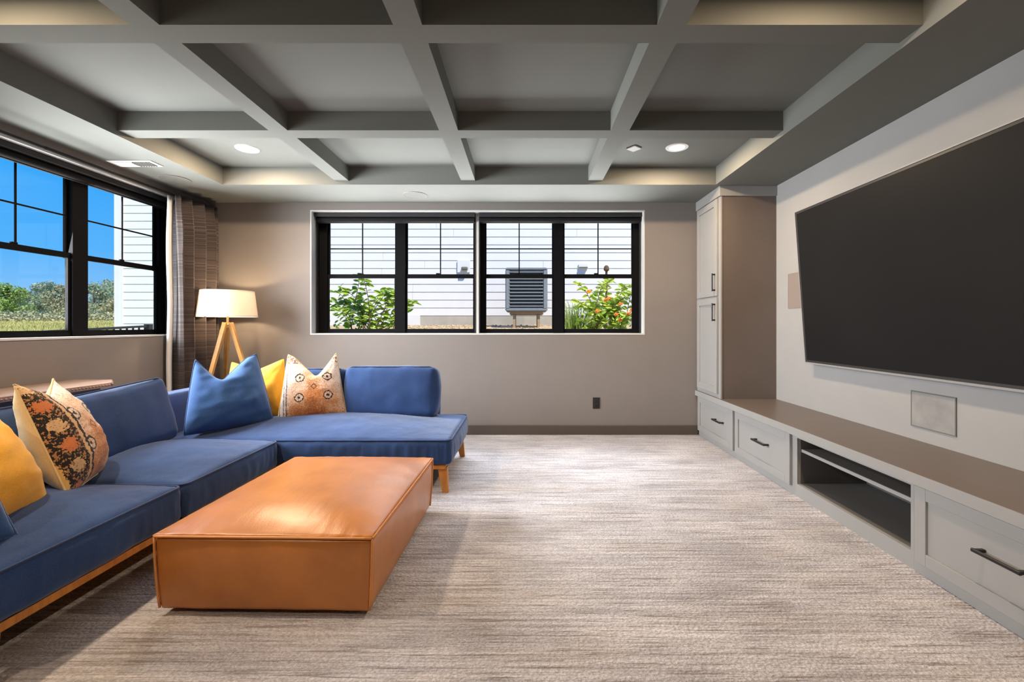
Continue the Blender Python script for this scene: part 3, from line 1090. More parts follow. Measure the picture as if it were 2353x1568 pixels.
def rrect(hx, hy, r, n=6):
    out = []
    for cx, cy_, a0 in ((hx - r, hy - r, 0), (-hx + r, hy - r, 90), (-hx + r, -hy + r, 180), (hx - r, -hy + r, 270)):
        for i in range(n + 1):
            a = radians(a0 + 90 * i / n)
            out.append((cx + r * cos(a), cy_ + r * sin(a)))
    return out


def dense(pts, step):
    out = []
    m_ = len(pts)
    for i in range(m_):
        a, b_ = Vector(pts[i]), Vector(pts[(i + 1) % m_])
        k = max(1, int((b_ - a).length / step))
        for j in range(k):
            out.append(a.lerp(b_, j / k))
    return out


def pillow_bm(w, h, t, pinch=0.07, chop=0.0, chop_u=0.0, wr=0.006, seed=1.0, n=30, taper=1.0):
    """throw pillow, local: x width, z height, front is -Y; two material slots (front 0, back 1)"""
    bm = bmesh.new()

    def pos(u, v_, side):
        x = w / 2 * u * (1 - pinch * (1 - v_ * v_))
        z = h / 2 * v_ * (1 - pinch * (1 - u * u))
        x *= 1 - (1 - taper) * max(0.0, (v_ + 1) / 2) ** 1.3
        prof = max(0.0, (1 - abs(u) ** 2.4)) ** 0.62 * max(0.0, (1 - abs(v_) ** 2.4)) ** 0.62
        y = side * t / 2 * prof
        if chop:
            f = max(0.0, 1 - sqrt((u - chop_u) ** 2 + 0.004) / 0.95) ** 1.25
            s = max(0.0, (v_ + 0.1) / 1.1)
            z -= chop * f * s * s
            y *= 1 - 0.35 * f * s
            # corners are drawn up into ears
            z += chop * 0.22 * (abs(u) ** 3) * s
        if v_ < 0:
            y *= 1 + 0.18 * (-v_) * (1 - v_ * v_)
        wv = mnoise.noise(Vector((x * 7 + seed, z * 7 - seed, side * 2.0))) + 0.6 * mnoise.noise(Vector((x * 18 + seed, z * 18, seed + side)))
        edge = (1 - u ** 6) * (1 - v_ ** 6)
        y += side * wr * wv * edge
        fold = mnoise.noise(Vector((x * 5 + z * 9 + seed, z * 26 - x * 6, seed * 2 + side)))
        y += side * wr * 0.9 * fold * edge * (0.4 + 0.6 * abs(v_))
        # creases running out of the corners
        for cx, cz in ((-1, -1), (1, -1), (-1, 1), (1, 1)):
            du, dv = u - cx, v_ - cz
            rr = sqrt(du * du + dv * dv)
            an = math.atan2(dv, du)
            y += side * 0.0035 * sin(an * 11 + seed) * exp(-((rr - 0.45) / 0.3) ** 2) * edge
        return Vector((x, y, z))

    ring = {}
    for side, mi in ((-1, 0), (1, 1)):
        g_ = []
        for i in range(n + 1):
            row = []
            for j in range(n + 1):
                u, v_ = i / n * 2 - 1, j / n * 2 - 1
                u = math.copysign(1 - (1 - abs(u)) ** 1.35, u)
                v_ = math.copysign(1 - (1 - abs(v_)) ** 1.35, v_)
                key = (i, j)
                if i in (0, n) or j in (0, n):
                    if key not in ring:
                        ring[key] = bm.verts.new(pos(u, v_, 0))
                    row.append(ring[key])
                else:
                    row.append(bm.verts.new(pos(u, v_, side)))
            g_.append(row)
        for i in range(n):
            for j in range(n):
                f_ = bm.faces.new((g_[i][j], g_[i + 1][j], g_[i + 1][j + 1], g_[i][j + 1]))
                f_.material_index = mi
    loop = [ring[(i, 0)].co.copy() for i in range(n)] + [ring[(n, j)].co.copy() for j in range(n)] + \
           [ring[(i, n)].co.copy() for i in range(n, 0, -1)] + [ring[(0, j)].co.copy() for j in range(n, 0, -1)]
    return bm, loop


def throw_pillow(label, w, h, t, mats, base, yaw, lean, roll=0.0, seam=None, **kw):
    bm, loop = pillow_bm(w, h, t, **kw)
    o = obj('throw_pillow', bm, mats, None, 3.1)
    tag(o, label, 'pillow', 'throw pillows on the sofa')
    e_ = Euler((-radians(lean), radians(roll), radians(yaw)), 'XYZ')
    # e applies X first, then Y, then Z
    R = e_.to_matrix()
    o.rotation_euler = e_
    o.location = Vector(base) + R @ Vector((0, 0, h / 2 * 0.94))
    if seam is not None:
        obj('seam', B().tube(loop, 0.0042, 6, True), seam, o, 3.1, local=True)
    return o


# ------------------------------------------------------------------ sectional sofa
sofa = thing('sectional_sofa', 'large navy blue corner sofa with orange wooden rails and legs', 'sofa', (-2.05, 3.2, 0))
SZ0, SZ1 = 0.190, 0.365


def seat(x0, x1, y0, y1, seed):
    cx, cy_ = (x0 + x1) / 2, (y0 + y1) / 2
    sx, sy = x1 - x0, y1 - y0
    nx, ny = max(40, int(sx * 70)), max(40, int(sy * 70))
    bm = soft_box(sx, sy, SZ1 - SZ0, 0.036, 0.080, 0.016, (nx, ny, 12), 0.004, seed, True, 0.0, 2.0)
    # gathered pleats on the vertical faces
    for v_ in bm.verts:
        zf = v_.co.z / (SZ1 - SZ0)
        if 0.05 < zf < 0.95:
            amp = 0.0060 * sin(zf * pi)
            if abs(abs(v_.co.x) - sx / 2) < 0.03:
                v_.co.x += math.copysign(amp, v_.co.x) * mnoise.noise(Vector((v_.co.y * 42 + seed, seed, zf * 1.2)))
            if abs(abs(v_.co.y) - sy / 2) < 0.03:
                v_.co.y += math.copysign(amp, v_.co.y) * mnoise.noise(Vector((v_.co.x * 42 + seed, seed, zf * 1.2)))
    for v_ in bm.verts:
        v_.co += Vector((cx, cy_, SZ0))
    s_ = obj('seat_cushion', bm, M['navy'], sofa, 3.1)
    path = dense([(x + cx, y + cy_, SZ1 - 0.006) for x, y in rrect(sx / 2 - 0.004, sy / 2 - 0.004, 0.038)], 0.05)
    obj('piping', B().tube(path, 0.0052, 6, True), M['navy_pipe'], s_, 3.1)
    return s_


seat(-2.48, -1.632, 1.325, 2.170, 1.0)
seat(-2.48, -1.632, 2.178, 3.012, 2.0)
seat(-2.48, -0.488, 3.018, 3.905, 3.0)


def back_cushion(w, h, t, base, yaw, lean, seed, sag=0.0, roll=0.0):
    bm = soft_box(w, t, h, 0.045, 0.018, 0.028, (30, 10, 20), 0.005, seed, False, sag)
    for v_ in bm.verts:
        # gathers below the top edge
        zf = v_.co.z / h
        if v_.co.y < 0 and zf > 0.55:
            v_.co.y += 0.005 * (zf - 0.55) * 2 * mnoise.noise(Vector((v_.co.x * 34 + seed, seed, zf)))
    o = obj('back_cushion', bm, M['navy'], sofa, 3.1, local=True)
    o.rotation_euler = (-radians(lean), radians(roll), radians(yaw))
    o.location = Vector(base) - Vector(sofa.location)
    hx = w / 2
    lp = []
    for x, z in rrect(hx - 0.008, h / 2 - 0.006, 0.05):
        zz = z + h / 2
        ex = max(0, 1 - abs(x / hx) ** 2.6)
        if z > 0:
            zz += (0.018 - sag) * ex * (z / (h / 2)) ** 2
        else:
            zz -= 0.016 * ex * (-z / (h / 2))
        lp.append((x, -t / 2 + 0.020, zz))
    obj('piping', B().tube(dense(lp, 0.05), 0.0048, 6, True), M['navy_pipe'], o, 3.1, local=True)
    return o


# left run: facing +X  (yaw 90 turns the front, -Y, to +X)
back_cushion(0.80, 0.40, 0.20, (-2.325, 2.555, 0.372), 90, 14, 4.0, 0.022, -3.5)
back_cushion(0.80, 0.385, 0.20, (-2.325, 1.735, 0.370), 90, 14, 5.0, 0.016)
# back run: facing -Y
back_cushion(0.93, 0.385, 0.20, (-1.93, 3.73, 0.380), 0, 12, 6.0, 0.006)
back_cushion(0.735, 0.40, 0.20, (-1.085, 3.70, 0.385), 0, 10, 7.0, 0.004)

bf = soft_box(0.13, 2.66, 0.46, 0.03, 0.0, 0.0, (4, 30, 8))
for v_ in bf.verts:
    v_.co += Vector((-2.548, 2.665, 0.19))
obj('back_frame', bf, M['navy'], sofa, 3.1)
bf = soft_box(1.75, 0.11, 0.46, 0.03, 0.0, 0.0, (24, 4, 8))
for v_ in bf.verts:
    v_.co += Vector((-1.610, 3.965, 0.19))
obj('back_frame', bf, M['navy'], sofa, 3.1)

rail = B()
rail.box(-1.672, -1.648, 1.36, 3.04, 0.160, 0.190, 0.004)
rail.box(-1.672, -0.53, 3.042, 3.068, 0.160, 0.190, 0.004)
rail.box(-0.556, -0.53, 3.068, 3.90, 0.160, 0.190, 0.004)
rail.box(-2.56, -0.53, 3.90, 3.926, 0.160, 0.190, 0.004)
rail.box(-2.56, -2.534, 1.36, 3.90, 0.160, 0.190, 0.004)
rail.box(-2.56, -1.648, 1.36, 1.386, 0.160, 0.190, 0.004)
obj('base_rail', rail, M['oak'], sofa)
ub = B()
ub.box(-2.534, -1.672, 1.386, 3.068, 0.165, 0.190)
ub.box(-2.534, -0.556, 3.068, 3.90, 0.165, 0.190)
obj('under_cloth', ub, M['slot'], sofa)
for (x, y, dx, dy) in ((-0.555, 3.085, 0.022, -0.02), (-0.555, 3.875, 0.022, 0.03), (-1.70, 1.42, 0.02, -0.02),
                       (-2.50, 1.42, -0.02, -0.02), (-2.50, 3.86, -0.02, 0.02), (-1.70, 3.10, 0.0, 0.0)):
    obj('leg', B().bar((x, y, 0.165), (x + dx, y + dy, 0.0), 0.062, 0.05, 0.040), M['oak'], sofa)

# ------------------------------------------------------------------ throw pillows
throw_pillow('plain navy blue throw pillow with two peaked corners, in the sofa corner', 0.54, 0.50, 0.27, [M['navy_throw']] * 2,
             (-2.082, 3.215, 0.409), 44, 16, 0, M['navy_throw'], chop=0.17, chop_u=-0.25, seed=2.2, pinch=0.0, taper=0.70, wr=0.017)
throw_pillow('mustard yellow throw pillow tucked between the navy and the rug-print pillows', 0.48, 0.46, 0.17, [M['yellow']] * 2,
             (-2.092, 3.50, 0.405), 9, 17, -3, M['yellow'], chop=0.06, seed=3.4, taper=0.80, wr=0.011, pinch=0.02)
throw_pillow('faded rug-print pillow with orange centre and pale corners, on the back run of the sofa', 0.49, 0.50, 0.17,
             [M['kilim'], M['cream']],
             (-1.645, 3.52, 0.408), 20, 19, -2, M['cream'], chop=0.17, chop_u=0.15, seed=4.1, pinch=0.02, taper=0.72, wr=0.009)
throw_pillow('dark-bordered rug-print pillow with cream back, on the left run of the sofa', 0.48, 0.50, 0.22,
             [M['kilim_bold'], M['cream']],
             (-2.070, 2.140, 0.405), 119, 21, 2, M['cream'], chop=0.08, chop_u=0.1, seed=5.7, pinch=0.02, taper=0.80, wr=0.009)
throw_pillow('big mustard yellow pillow at the left edge of the picture', 0.50, 0.45, 0.25, [M['yellow']] * 2,
             (-1.92, 1.64, 0.41), 104, 28, 0, M['yellow'], chop=0.0, seed=6.3, taper=1.0, wr=0.012, pinch=0.03)
throw_pillow('navy pillow cut off by the left picture edge, beside the big mustard one', 0.48, 0.44, 0.18, [M['navy_throw']] * 2,
             (-1.83, 1.345, 0.41), 76, 24, 0, M['navy_throw'], chop=0.03, seed=7.7, taper=0.9)

# ------------------------------------------------------------------ ottoman
ot = thing('ottoman', 'large square tan leather ottoman in front of the sofa', 'ottoman', (-0.995, 2.255, 0))
ot.rotation_euler = (0, 0, radians(-1.2))
ow, od, oh = 0.845, 1.03, 0.285
bm = soft_box(ow, od, oh, 0.012, 0.0, 0.012, (20, 24, 8), 0.0018, 9.0)
for v_ in bm.verts:
    k = 1 - v_.co.z / oh
    v_.co.x *= 1 - 0.030 * k * k
    v_.co.y *= 1 - 0.020 * k * k
    v_.co.z += 0.026
obj('body', bm, M['leather'], ot, 3.1, local=True)
bm = soft_box(ow + 0.004, od + 0.004, 0.016, 0.006, 0.058, 0.0, (44, 50, 2), 0.0016, 11.0, True, 0.0, 3.4)
for v_ in bm.verts:
    v_.co.z += oh + 0.026 - 0.004
    # soft ripples that run in from the seam
    ex = 1 - (abs(v_.co.x) / (ow / 2 + 0.002)) ** 2
    ey = 1 - (abs(v_.co.y) / (od / 2 + 0.002)) ** 2
    if v_.co.z > oh + 0.03:
        v_.co.z += 0.0025 * mnoise.noise(Vector((v_.co.x * 28, v_.co.y * 5, 1))) * max(0, 1 - ey * 2.2)
        v_.co.z += 0.0025 * mnoise.noise(Vector((v_.co.x * 5, v_.co.y * 28, 4))) * max(0, 1 - ex * 2.2)
obj('top_panel', bm, M['leather'], ot, 3.1, local=True)


def flange(p, q, out, h, nseg=26, wv=0.0015):
    """thin stitched leather lip standing out along an edge"""
    b_ = B()
    p, q, out = Vector(p), Vector(q), Vector(out)
    pts = []
    for i in range(nseg + 1):
        c = p.lerp(q, i / nseg) + out * (h * 0.5 + wv * mnoise.noise(Vector((i * 0.8, p.x, p.y))))
        pts.append(c)
    return b_.tube(pts, h * 0.62, 7)


zt = oh + 0.026 + 0.004
hx, hy = ow / 2, od / 2
for p, q, out in (((-hx, -hy, zt), (hx, -hy, zt), (0, -1, 0.2)), ((hx, -hy, zt), (hx, hy, zt), (1, 0, 0.2)),
                  ((hx, hy, zt), (-hx, hy, zt), (0, 1, 0.2)), ((-hx, hy, zt), (-hx, -hy, zt), (-1, 0, 0.2))):
    obj('seam', flange(p, q, out, 0.008), M['leather_seam'], ot, 3.1, local=True)
for sx, sy in ((-1, -1), (1, -1), (1, 1), (-1, 1)):
    b_ = B()
    pts = []
    for i in range(9):
        k = i / 8
        pts.append((sx * (hx * (1 - 0.030 * k * k) + 0.001), sy * (hy * (1 - 0.020 * k * k) + 0.001), zt - k * (oh - 0.004)))
    b_.tube(pts, 0.0048, 7)
    obj('corner_seam', b_, M['leather_seam'], ot, 3.1, local=True)
for sx, sy in ((-1, -1), (1, -1), (1, 1), (-1, 1)):
    obj('foot', B().box(sx * 0.33 - 0.03, sx * 0.33 + 0.03, sy * 0.42 - 0.03, sy * 0.42 + 0.03, 0.0, 0.030, 0.004), M['slot'], ot, local=True)

# ------------------------------------------------------------------ console table by the left wall
tb = thing('console_table', 'weathered wooden table with a studded rim, behind the sofa under the left window', 'table', (-3.03, 2.4, 0))
poly = [(-3.238, 1.58), (-2.845, 1.58), (-2.815, 3.09), (-2.965, 3.255), (-3.238, 3.255)]
obj('tabletop', B().prism(poly, 0.712, 0.740), M['table_wood'], tb)
st = B()
for a, c in ((poly[1], poly[2]), (poly[2], poly[3]), (poly[3], poly[4])):
    A, C = Vector(a), Vector(c)
    nn = int((C - A).length / 0.022)
    for i in range(nn + 1):
        p = A.lerp(C, i / max(1, nn))
        st.sphere((p.x, p.y, 0.726), 0.0075, 6, 4)
obj('nailheads', st, M['table_wood'], tb, 3.1, kind='stuff')
obj('apron', B().box(-3.19, -2.90, 1.70, 3.10, 0.660, 0.7118, 0.004), M['dark_wood'], tb)
for x, y in ((-2.93, 2.98), (-3.16, 2.98), (-2.93, 1.78), (-3.16, 1.78)):
    obj('leg', B().bar((x, y, 0.665), (x, y, 0.0), 0.060, 0.060, 0.045), M['dark_wood'], tb)

# ------------------------------------------------------------------ floor lamp
lx, ly = -2.839, 4.33
lp_ = thing('floor_lamp', 'lit tripod floor lamp with white drum shade and wooden legs, in the corner', 'lamp', (lx, ly, 0))
zs0, zs1, r0, r1 = 1.211, 1.459, 0.252, 0.223
prof = [(r0, zs0), (r1, zs1), (r1 - 0.003, zs1), (r0 - 0.003, zs0), (r0, zs0)]
shd = obj('lamp_shade', B().lathe(prof, 48, (lx, ly, 0), False), M['lampshade'], lp_, 0.6)
hem = B()
hem.lathe([(r0 + 0.001, zs0), (r0 + 0.0006, zs0 + 0.011), (r0 - 0.002, zs0 + 0.011), (r0 - 0.002, zs0), (r0 + 0.001, zs0)], 48, (lx, ly, 0), False)
obj('hem', hem, M['lampshade'], shd, 0.6)
hem = B()
hem.lathe([(r1 + 0.002, zs1 - 0.011), (r1 + 0.001, zs1), (r1 - 0.002, zs1), (r1 - 0.001, zs1 - 0.011), (r1 + 0.002, zs1 - 0.011)], 48, (lx, ly, 0), False)
obj('hem', hem, M['lampshade'], shd, 0.6)
obj('stem', B().lathe([(0.011, 1.13), (0.011, 1.27), (0.018, 1.275), (0.018, 1.305)], 16, (lx, ly, 0)), M['brass'], lp_, 0.6)
obj('hub', B().lathe([(0.020, 1.105), (0.024, 1.112), (0.024, 1.140), (0.014, 1.148)], 16, (lx, ly, 0)), M['brass'], lp_, 0.6)
obj('bulb', B().sphere((lx, ly, 1.345), 0.030, 14, 10), M['bulb'], lp_, 3.1)
spd = B()
for k in range(3):
    a = radians(30 + 120 * k)
    spd.bar((lx + 0.016 * cos(a), ly + 0.016 * sin(a), 1.300), (lx + (r0 - 0.012) * cos(a), ly + (r0 - 0.012) * sin(a), 1.302), 0.004)
obj('spider', spd, M['brass'], lp_)
for a in (8, 128, 248):
    a = radians(a)
    ca, sa = cos(a), sin(a)
    obj('leg', B().bar((lx + 0.026 * ca, ly + 0.026 * sa, 1.155), (lx + 0.36 * ca, ly + 0.34 * sa, 0.0), 0.036, 0.030, 0.030),
        M['floorlamp_wood'], lp_)
# ------------------------------------------------------------------ curtain and rod
cr_ = thing('curtain_rod', 'dark metal curtain rod along the left wall above the window', 'curtain rod', (-3.16, 3.0, 2.305))
obj('rod', B().tube([(-3.16, 0.3, 2.300), (-3.16, 3.45, 2.300)], 0.0105, 10), M['rod'], cr_, 0.6)
obj('rod_sleeve', B().tube([(-3.16, 2.98, 2.300), (-3.16, 4.58, 2.300)], 0.0130, 10), M['rod'], cr_, 0.6)
obj('finial', B().lathe([(0.012, -0.026), (0.016, -0.020), (0.026, -0.006), (0.028, 0.004), (0.022, 0.018), (0.008, 0.026)], 16, (-3.16, 4.60, 2.300)),
    M['rod'], cr_, 0.6)
for y in (2.6, 4.52):
    bk = B()
    bk.box(XL, -3.145, y - 0.008, y + 0.008, 2.283, 2.290)
    bk.box(XL, XL + 0.006, y - 0.02, y + 0.02, 2.26, 2.32)
    obj('bracket', bk, M['rod'], cr_)

NU, NV = 150, 46
cb = B()
grid = []
folds = 4.0
for i in range(NU + 1):
    s = i / NU
    col_ = []
    for j in range(NV + 1):
        tz = j / NV
        z = 0.015 + tz * (2.326 - 0.015)
        ph = s * folds * 2 * pi + 0.9 * sin(s * 7) + 0.35 * sin(tz * 3 + s * 9)
        amp = 0.078 - 0.030 * max(0, (tz - 0.86) / 0.14) + 0.010 * (1 - tz)
        spread_ = 0.90 + 0.12 * (1 - tz)
        y = 4.325 + (s - 0.5) * 0.57 * spread_ + 0.010 * sin(ph * 2 + 0.4)
        x = -3.143 + amp * (sin(ph) + 0.12 * sin(2 * ph + 0.6)) + 0.010 * sin(tz * 5 + s * 4)
        col_.append(cb.bm.verts.new((x, y, z)))
    grid.append(col_)
for i in range(NU):
    for j in range(NV):
        cb.bm.faces.new((grid[i][j], grid[i + 1][j], grid[i + 1][j + 1], grid[i][j + 1]))
cu = obj('curtain', cb, M['curtain'], None, 3.1)
tag(cu, 'brown and charcoal striped curtain drawn open in the left corner', 'curtain')
sm = cu.modifiers.new('thick', 'SOLIDIFY')
sm.thickness = 0.004
lb = B()
prev = None
for j in range(NV + 1):
    z = 0.015 + j / NV * 2.29
    wv = 0.006 * sin(z * 6)
    cur = [lb.bm.verts.new(p) for p in ((-3.215 + wv, 4.068, z), (-3.195 + wv, 4.076, z), (-3.190 + wv, 4.105, z))]
    if prev:
        for k in range(2):
            lb.bm.faces.new((prev[k], prev[k + 1], cur[k + 1], cur[k]))
    prev = cur
ln = obj('lining', lb, M['lining'], cu, 3.1)
sm = ln.modifiers.new('thick', 'SOLIDIFY')
sm.thickness = 0.003
for k in range(7):
    y = 4.08 + k * 0.078
    obj('hook', B().tube([(-3.16, y, 2.322), (-3.160, y - 0.002, 2.340), (-3.150, y, 2.322)], 0.0035, 6), M['rod'], cu, 3.1)

# ------------------------------------------------------------------ outdoors
# ground: planting bed and gravel behind the back window, meadow beyond the left window
b = B()
P = [(-4.6, 4.92, 0.93), (9.0, 4.92, 0.93), (9.0, 10.3, 1.135), (-4.6, 10.3, 1.135)]
lo_ = [b.bm.verts.new((x, y, -0.2)) for x, y, z in P]
hi_ = [b.bm.verts.new(p) for p in P]
b.bm.faces.new(hi_)
b.bm.faces.new(lo_[::-1])
for i in range(4):
    b.bm.faces.new((lo_[i], lo_[(i + 1) % 4], hi_[(i + 1) % 4], hi_[i]))
smesh('gravel_bed', b, M['gravel'], 'strip of tan gravel outside the back window', 'ground')
b = B()
NX, NY = 26, 30
g_ = []
for i in range(NX + 1):
    row = []
    for j in range(NY + 1):
        x = -150 + (i / NX) * 170
        y = -20 + (j / NY) * 120
        dd = max(0, y - 9)
        z = -0.25 + 0.0455 * dd + 0.25 * mnoise.noise(Vector((x * 0.06, y * 0.06, 3))) * min(1, dd / 20)
        if x > -5.2 and y < 45:
            z = min(z, -0.25)
        row.append(b.bm.verts.new((x, y, z)))
    g_.append(row)
for i in range(NX):
    for j in range(NY):
        b.bm.faces.new((g_[i][j], g_[i + 1][j], g_[i + 1][j + 1], g_[i][j + 1]))
o = smesh('meadow', b, M['meadow'], 'sunlit yellow green meadow beyond the left window', 'ground')
o.data.shade_smooth()

# meadow tussocks (uncountable)
b = B()
for k in range(3600):
    yy = random.uniform(28, 47)
    xx = -yy * random.uniform(0.80, 1.22)
    zz = -0.25 + 0.0455 * max(0, yy - 9)
    for q in range(4):
        a = random.uniform(0, 2 * pi)
        hh = random.uniform(0.14, 0.42)
        p0 = Vector((xx + random.uniform(-.5, .5), yy + random.uniform(-.5, .5), zz - 0.15))
        wv = Vector((cos(a), sin(a), 0)) * random.uniform(0.05, 0.13)
        v1, v2, v3 = b.bm.verts.new(p0 - wv), b.bm.verts.new(p0 + wv), b.bm.verts.new(p0 + Vector((wv.y, wv.x, hh)))
        b.bm.faces.new((v1, v2, v3))
o = obj('meadow_grass', b, M['meadow'], None, kind='stuff')
tag(o, 'tall dry grass in the meadow beyond the left window', 'grass')

# neighbouring house with lapped boards
YW = 10.2
hs = thing('house', 'white clapboard house standing across the gravel behind both windows', 'house', (-2, YW, 0))
pitch = 0.178
hl, hr = -9.05, 9.0
obj('wall_core', B().box(hl, hr, YW + 0.03, YW + 0.25, 0.3, 5.6), M['siding'], hs)
rows = 25
for i in range(-3, rows):
    z0 = 1.352 + i * pitch
    x_end = hr if i >= 0 else -5.0
    cuts = [hl]
    x = hl + random.uniform(2.0, 4.5)
    while x < x_end - 0.8:
        cuts.append(x)
        x += random.uniform(2.6, 4.6)
    cuts.append(x_end)
    for a, c in zip(cuts, cuts[1:]):
        bb = B()
        y_lo, y_hi = YW + 0.006, YW + 0.016
        vv = [bb.bm.verts.new(p) for p in ((a, y_lo, z0), (c - 0.004, y_lo, z0), (c - 0.004, y_hi, z0 + pitch + 0.02), (a, y_hi, z0 + pitch + 0.02),
                                           (a, YW + 0.032, z0), (c - 0.004, YW + 0.032, z0), (c - 0.004, YW + 0.032, z0 + pitch + 0.02), (a, YW + 0.032, z0 + pitch + 0.02))]
        for f_ in ((0, 1, 2, 3), (4, 7, 6, 5), (0, 4, 5, 1), (2, 6, 7, 3), (1, 5, 6, 2), (0, 3, 7, 4)):
            bb.bm.faces.new([vv[k] for k in f_])
        obj('clapboard', bb, M['siding'], hs)
obj('corner_board', B().box(hl - 0.18, hl + 0.005, YW - 0.02, YW + 0.25, 0.2, 5.6), M['siding'], hs)
obj('foundation', B().box(-5.0, hr, YW + 0.012, YW + 0.25, 0.6, 1.352), M['concrete'], hs)
obj('skirt_trim', B().box(-5.0, -2.35, YW - 0.012, YW + 0.02, 1.05, 1.350), M['siding'], hs)
obj('roof', B().bar((hl - 0.5, YW + 1.2, 6.0), (hr + 0.5, YW + 1.2, 6.0), 3.2, 0.15), M['roof'], hs)
obj('eave', B().box(hl - 0.3, hr, YW - 0.4, YW + 0.25, 5.6, 5.75), M['siding'], hs)

vt = thing('exterior_vent', 'small white hooded vent on the clapboard wall, left of the condenser', 'vent', (-1.35, YW, 2.4))
obj('vent_plate', B().box(-1.51, -1.22, YW - 0.025, YW - 0.004, 2.32, 2.60, 0.004), M['siding'], vt)
obj('hood', B().box(-1.41, -1.27, YW - 0.11, YW - 0.025, 2.37, 2.44, 0.015), M['putty'], vt)
vt = thing('exterior_vent', 'flat white vent on the clapboard wall, right of the condenser', 'vent', (1.32, YW, 2.45))
obj('vent_plate', B().box(1.22, 1.43, YW - 0.025, YW - 0.004, 2.42, 2.52, 0.004), M['siding'], vt)
obj('hood', B().box(1.23, 1.42, YW - 0.06, YW - 0.025, 2.42, 2.445, 0.006), M['putty'], vt)

# condenser
ax, ay, aw = 0.04, 8.8, 0.82
k = ay / F_PX
az0, az1 = 1.13 + (748 - 716) * k, 1.13 + (748 - 615) * k
ac = thing('air_conditioner', 'grey louvered outdoor condenser on a metal stand outside the back window', 'air conditioner', (ax, ay + aw / 2, 1.05))
obj('coil', B().box(ax - aw / 2 + 0.05, ax + aw / 2 - 0.05, ay + 0.05, ay + aw - 0.05, az0 + 0.05, az1 - 0.05), M['ac_dark'], ac)
obj('base_pan', B().box(ax - aw / 2, ax + aw / 2, ay, ay + aw, az0, az0 + 0.075, 0.02, 2), M['ac'], ac)
cap = B().box(ax - aw / 2, ax + aw / 2, ay, ay + aw, az1 - 0.055, az1, 0.022, 2)
cap.lathe([(0.30, az1), (0.30, az1 + 0.012), (0.05, az1 + 0.03)], 24, (ax, ay + aw / 2, 0))
obj('top_cover', cap, M['ac'], ac)
for sx in (-1, 1):
    for yy in (ay, ay + aw - 0.085):
        xx = ax + sx * (aw / 2 - 0.0425)
        obj('corner_post', B().box(xx - 0.0425, xx + 0.0425, yy, yy + 0.085, az0 + 0.05, az1 - 0.04, 0.015, 2), M['ac'], ac)
ns = 11
for i in range(ns):
    z = az0 + 0.105 + (az1 - az0 - 0.19) * i / (ns - 1)
    obj('louver', B().box(ax - aw / 2 + 0.08, ax + aw / 2 - 0.08, ay + 0.006, ay + 0.03, z - 0.011, z + 0.011), M['ac'], ac)
    for sx in (-1, 1):
        xx = ax + sx * (aw / 2 - 0.018)
        obj('louver', B().box(xx - 0.012, xx + 0.012, ay + 0.08, ay + aw - 0.08, z - 0.011, z + 0.011), M['ac'], ac)
std = B()
std.box(ax - 0.33, ax + 0.33, ay + 0.08, ay + 0.13, az0 - 0.06, az0)
std.box(ax - 0.33, ax + 0.33, ay + aw - 0.13, ay + aw - 0.08, az0 - 0.06, az0)
obj('stand_rail', std, M['ac_stand'], ac)
for xx in (ax - 0.265, ax + 0.215):
    for yy in (ay + 0.08, ay + aw - 0.13):
        obj('leg', B().box(xx, xx + 0.05, yy, yy + 0.05, 1.02, az0 - 0.05), M['ac_stand'], ac)

# pebbles of the gravel bed (uncountable)
b = B()
for k in range(700):
    y = random.uniform(7.2, 10.1)
    x = random.uniform(-3.2, 1.2)
    if -0.5 < x < 0.6 and 8.6 < y < 9.8:
        continue
    z = 0.93 + (y - 4.92) / 5.38 * 0.205
    bmesh.ops.create_icosphere(b.bm, subdivisions=1, radius=random.uniform(0.012, 0.032),
                               matrix=Matrix.Translation((x, y, z + 0.006)) @ Matrix.Rotation(random.uniform(0, 3), 4, 'Z') @ Matrix.Diagonal((1.3, 1, 0.7, 1)))
o = obj('pebbles', b, M['pebble'], None, kind='stuff')
tag(o, 'loose tan pebbles on the gravel bed by the house', 'gravel')

# slim post behind the right shrub
ps = thing('dark_post', 'slim dark post with a knob, behind the flowering shrub', 'post', (1.45, 8.0, 1.0))
obj('shaft', B().lathe([(0.022, 1.0), (0.020, 2.10)], 10, (1.45, 8.0, 0)), M['bark'], ps, 0.6)
obj('knob', B().lathe([(0.022, 2.08), (0.05, 2.11), (0.045, 2.16), (0.02, 2.19)], 10, (1.45, 8.0, 0)), M['bark'], ps, 0.6)

# shrubs ------------------------------------------------------------


def leaf_mesh(name, l, w, mat):
    bm_ = bmesh.new()
    prof_ = [(0, 0.0), (0.15, 0.55), (0.4, 1.0), (0.7, 0.8), (1.0, 0.0)]
    mid, lt, rt = [], [], []
    for s_, ww in prof_:
        zc = -0.18 * l * s_ * s_
        mid.append(bm_.verts.new((s_ * l, 0, zc)))
        if 0 < s_ < 1:
            lt.append(bm_.verts.new((s_ * l, w / 2 * ww, zc + 0.10 * w)))
            rt.append(bm_.verts.new((s_ * l, -w / 2 * ww, zc + 0.10 * w)))
    for side_ in (lt, rt):
        bm_.faces.new((mid[0], mid[1], side_[0]))
        for i_ in range(len(side_) - 1):
            bm_.faces.new((mid[i_ + 1], mid[i_ + 2], side_[i_ + 1], side_[i_]))
        bm_.faces.new((mid[-2], mid[-1], side_[-1]))
    me_ = bpy.data.meshes.new(name)
    bm_.to_mesh(me_)
    bm_.free()
    me_.materials.append(mat)
    me_.shade_smooth()
    return me_


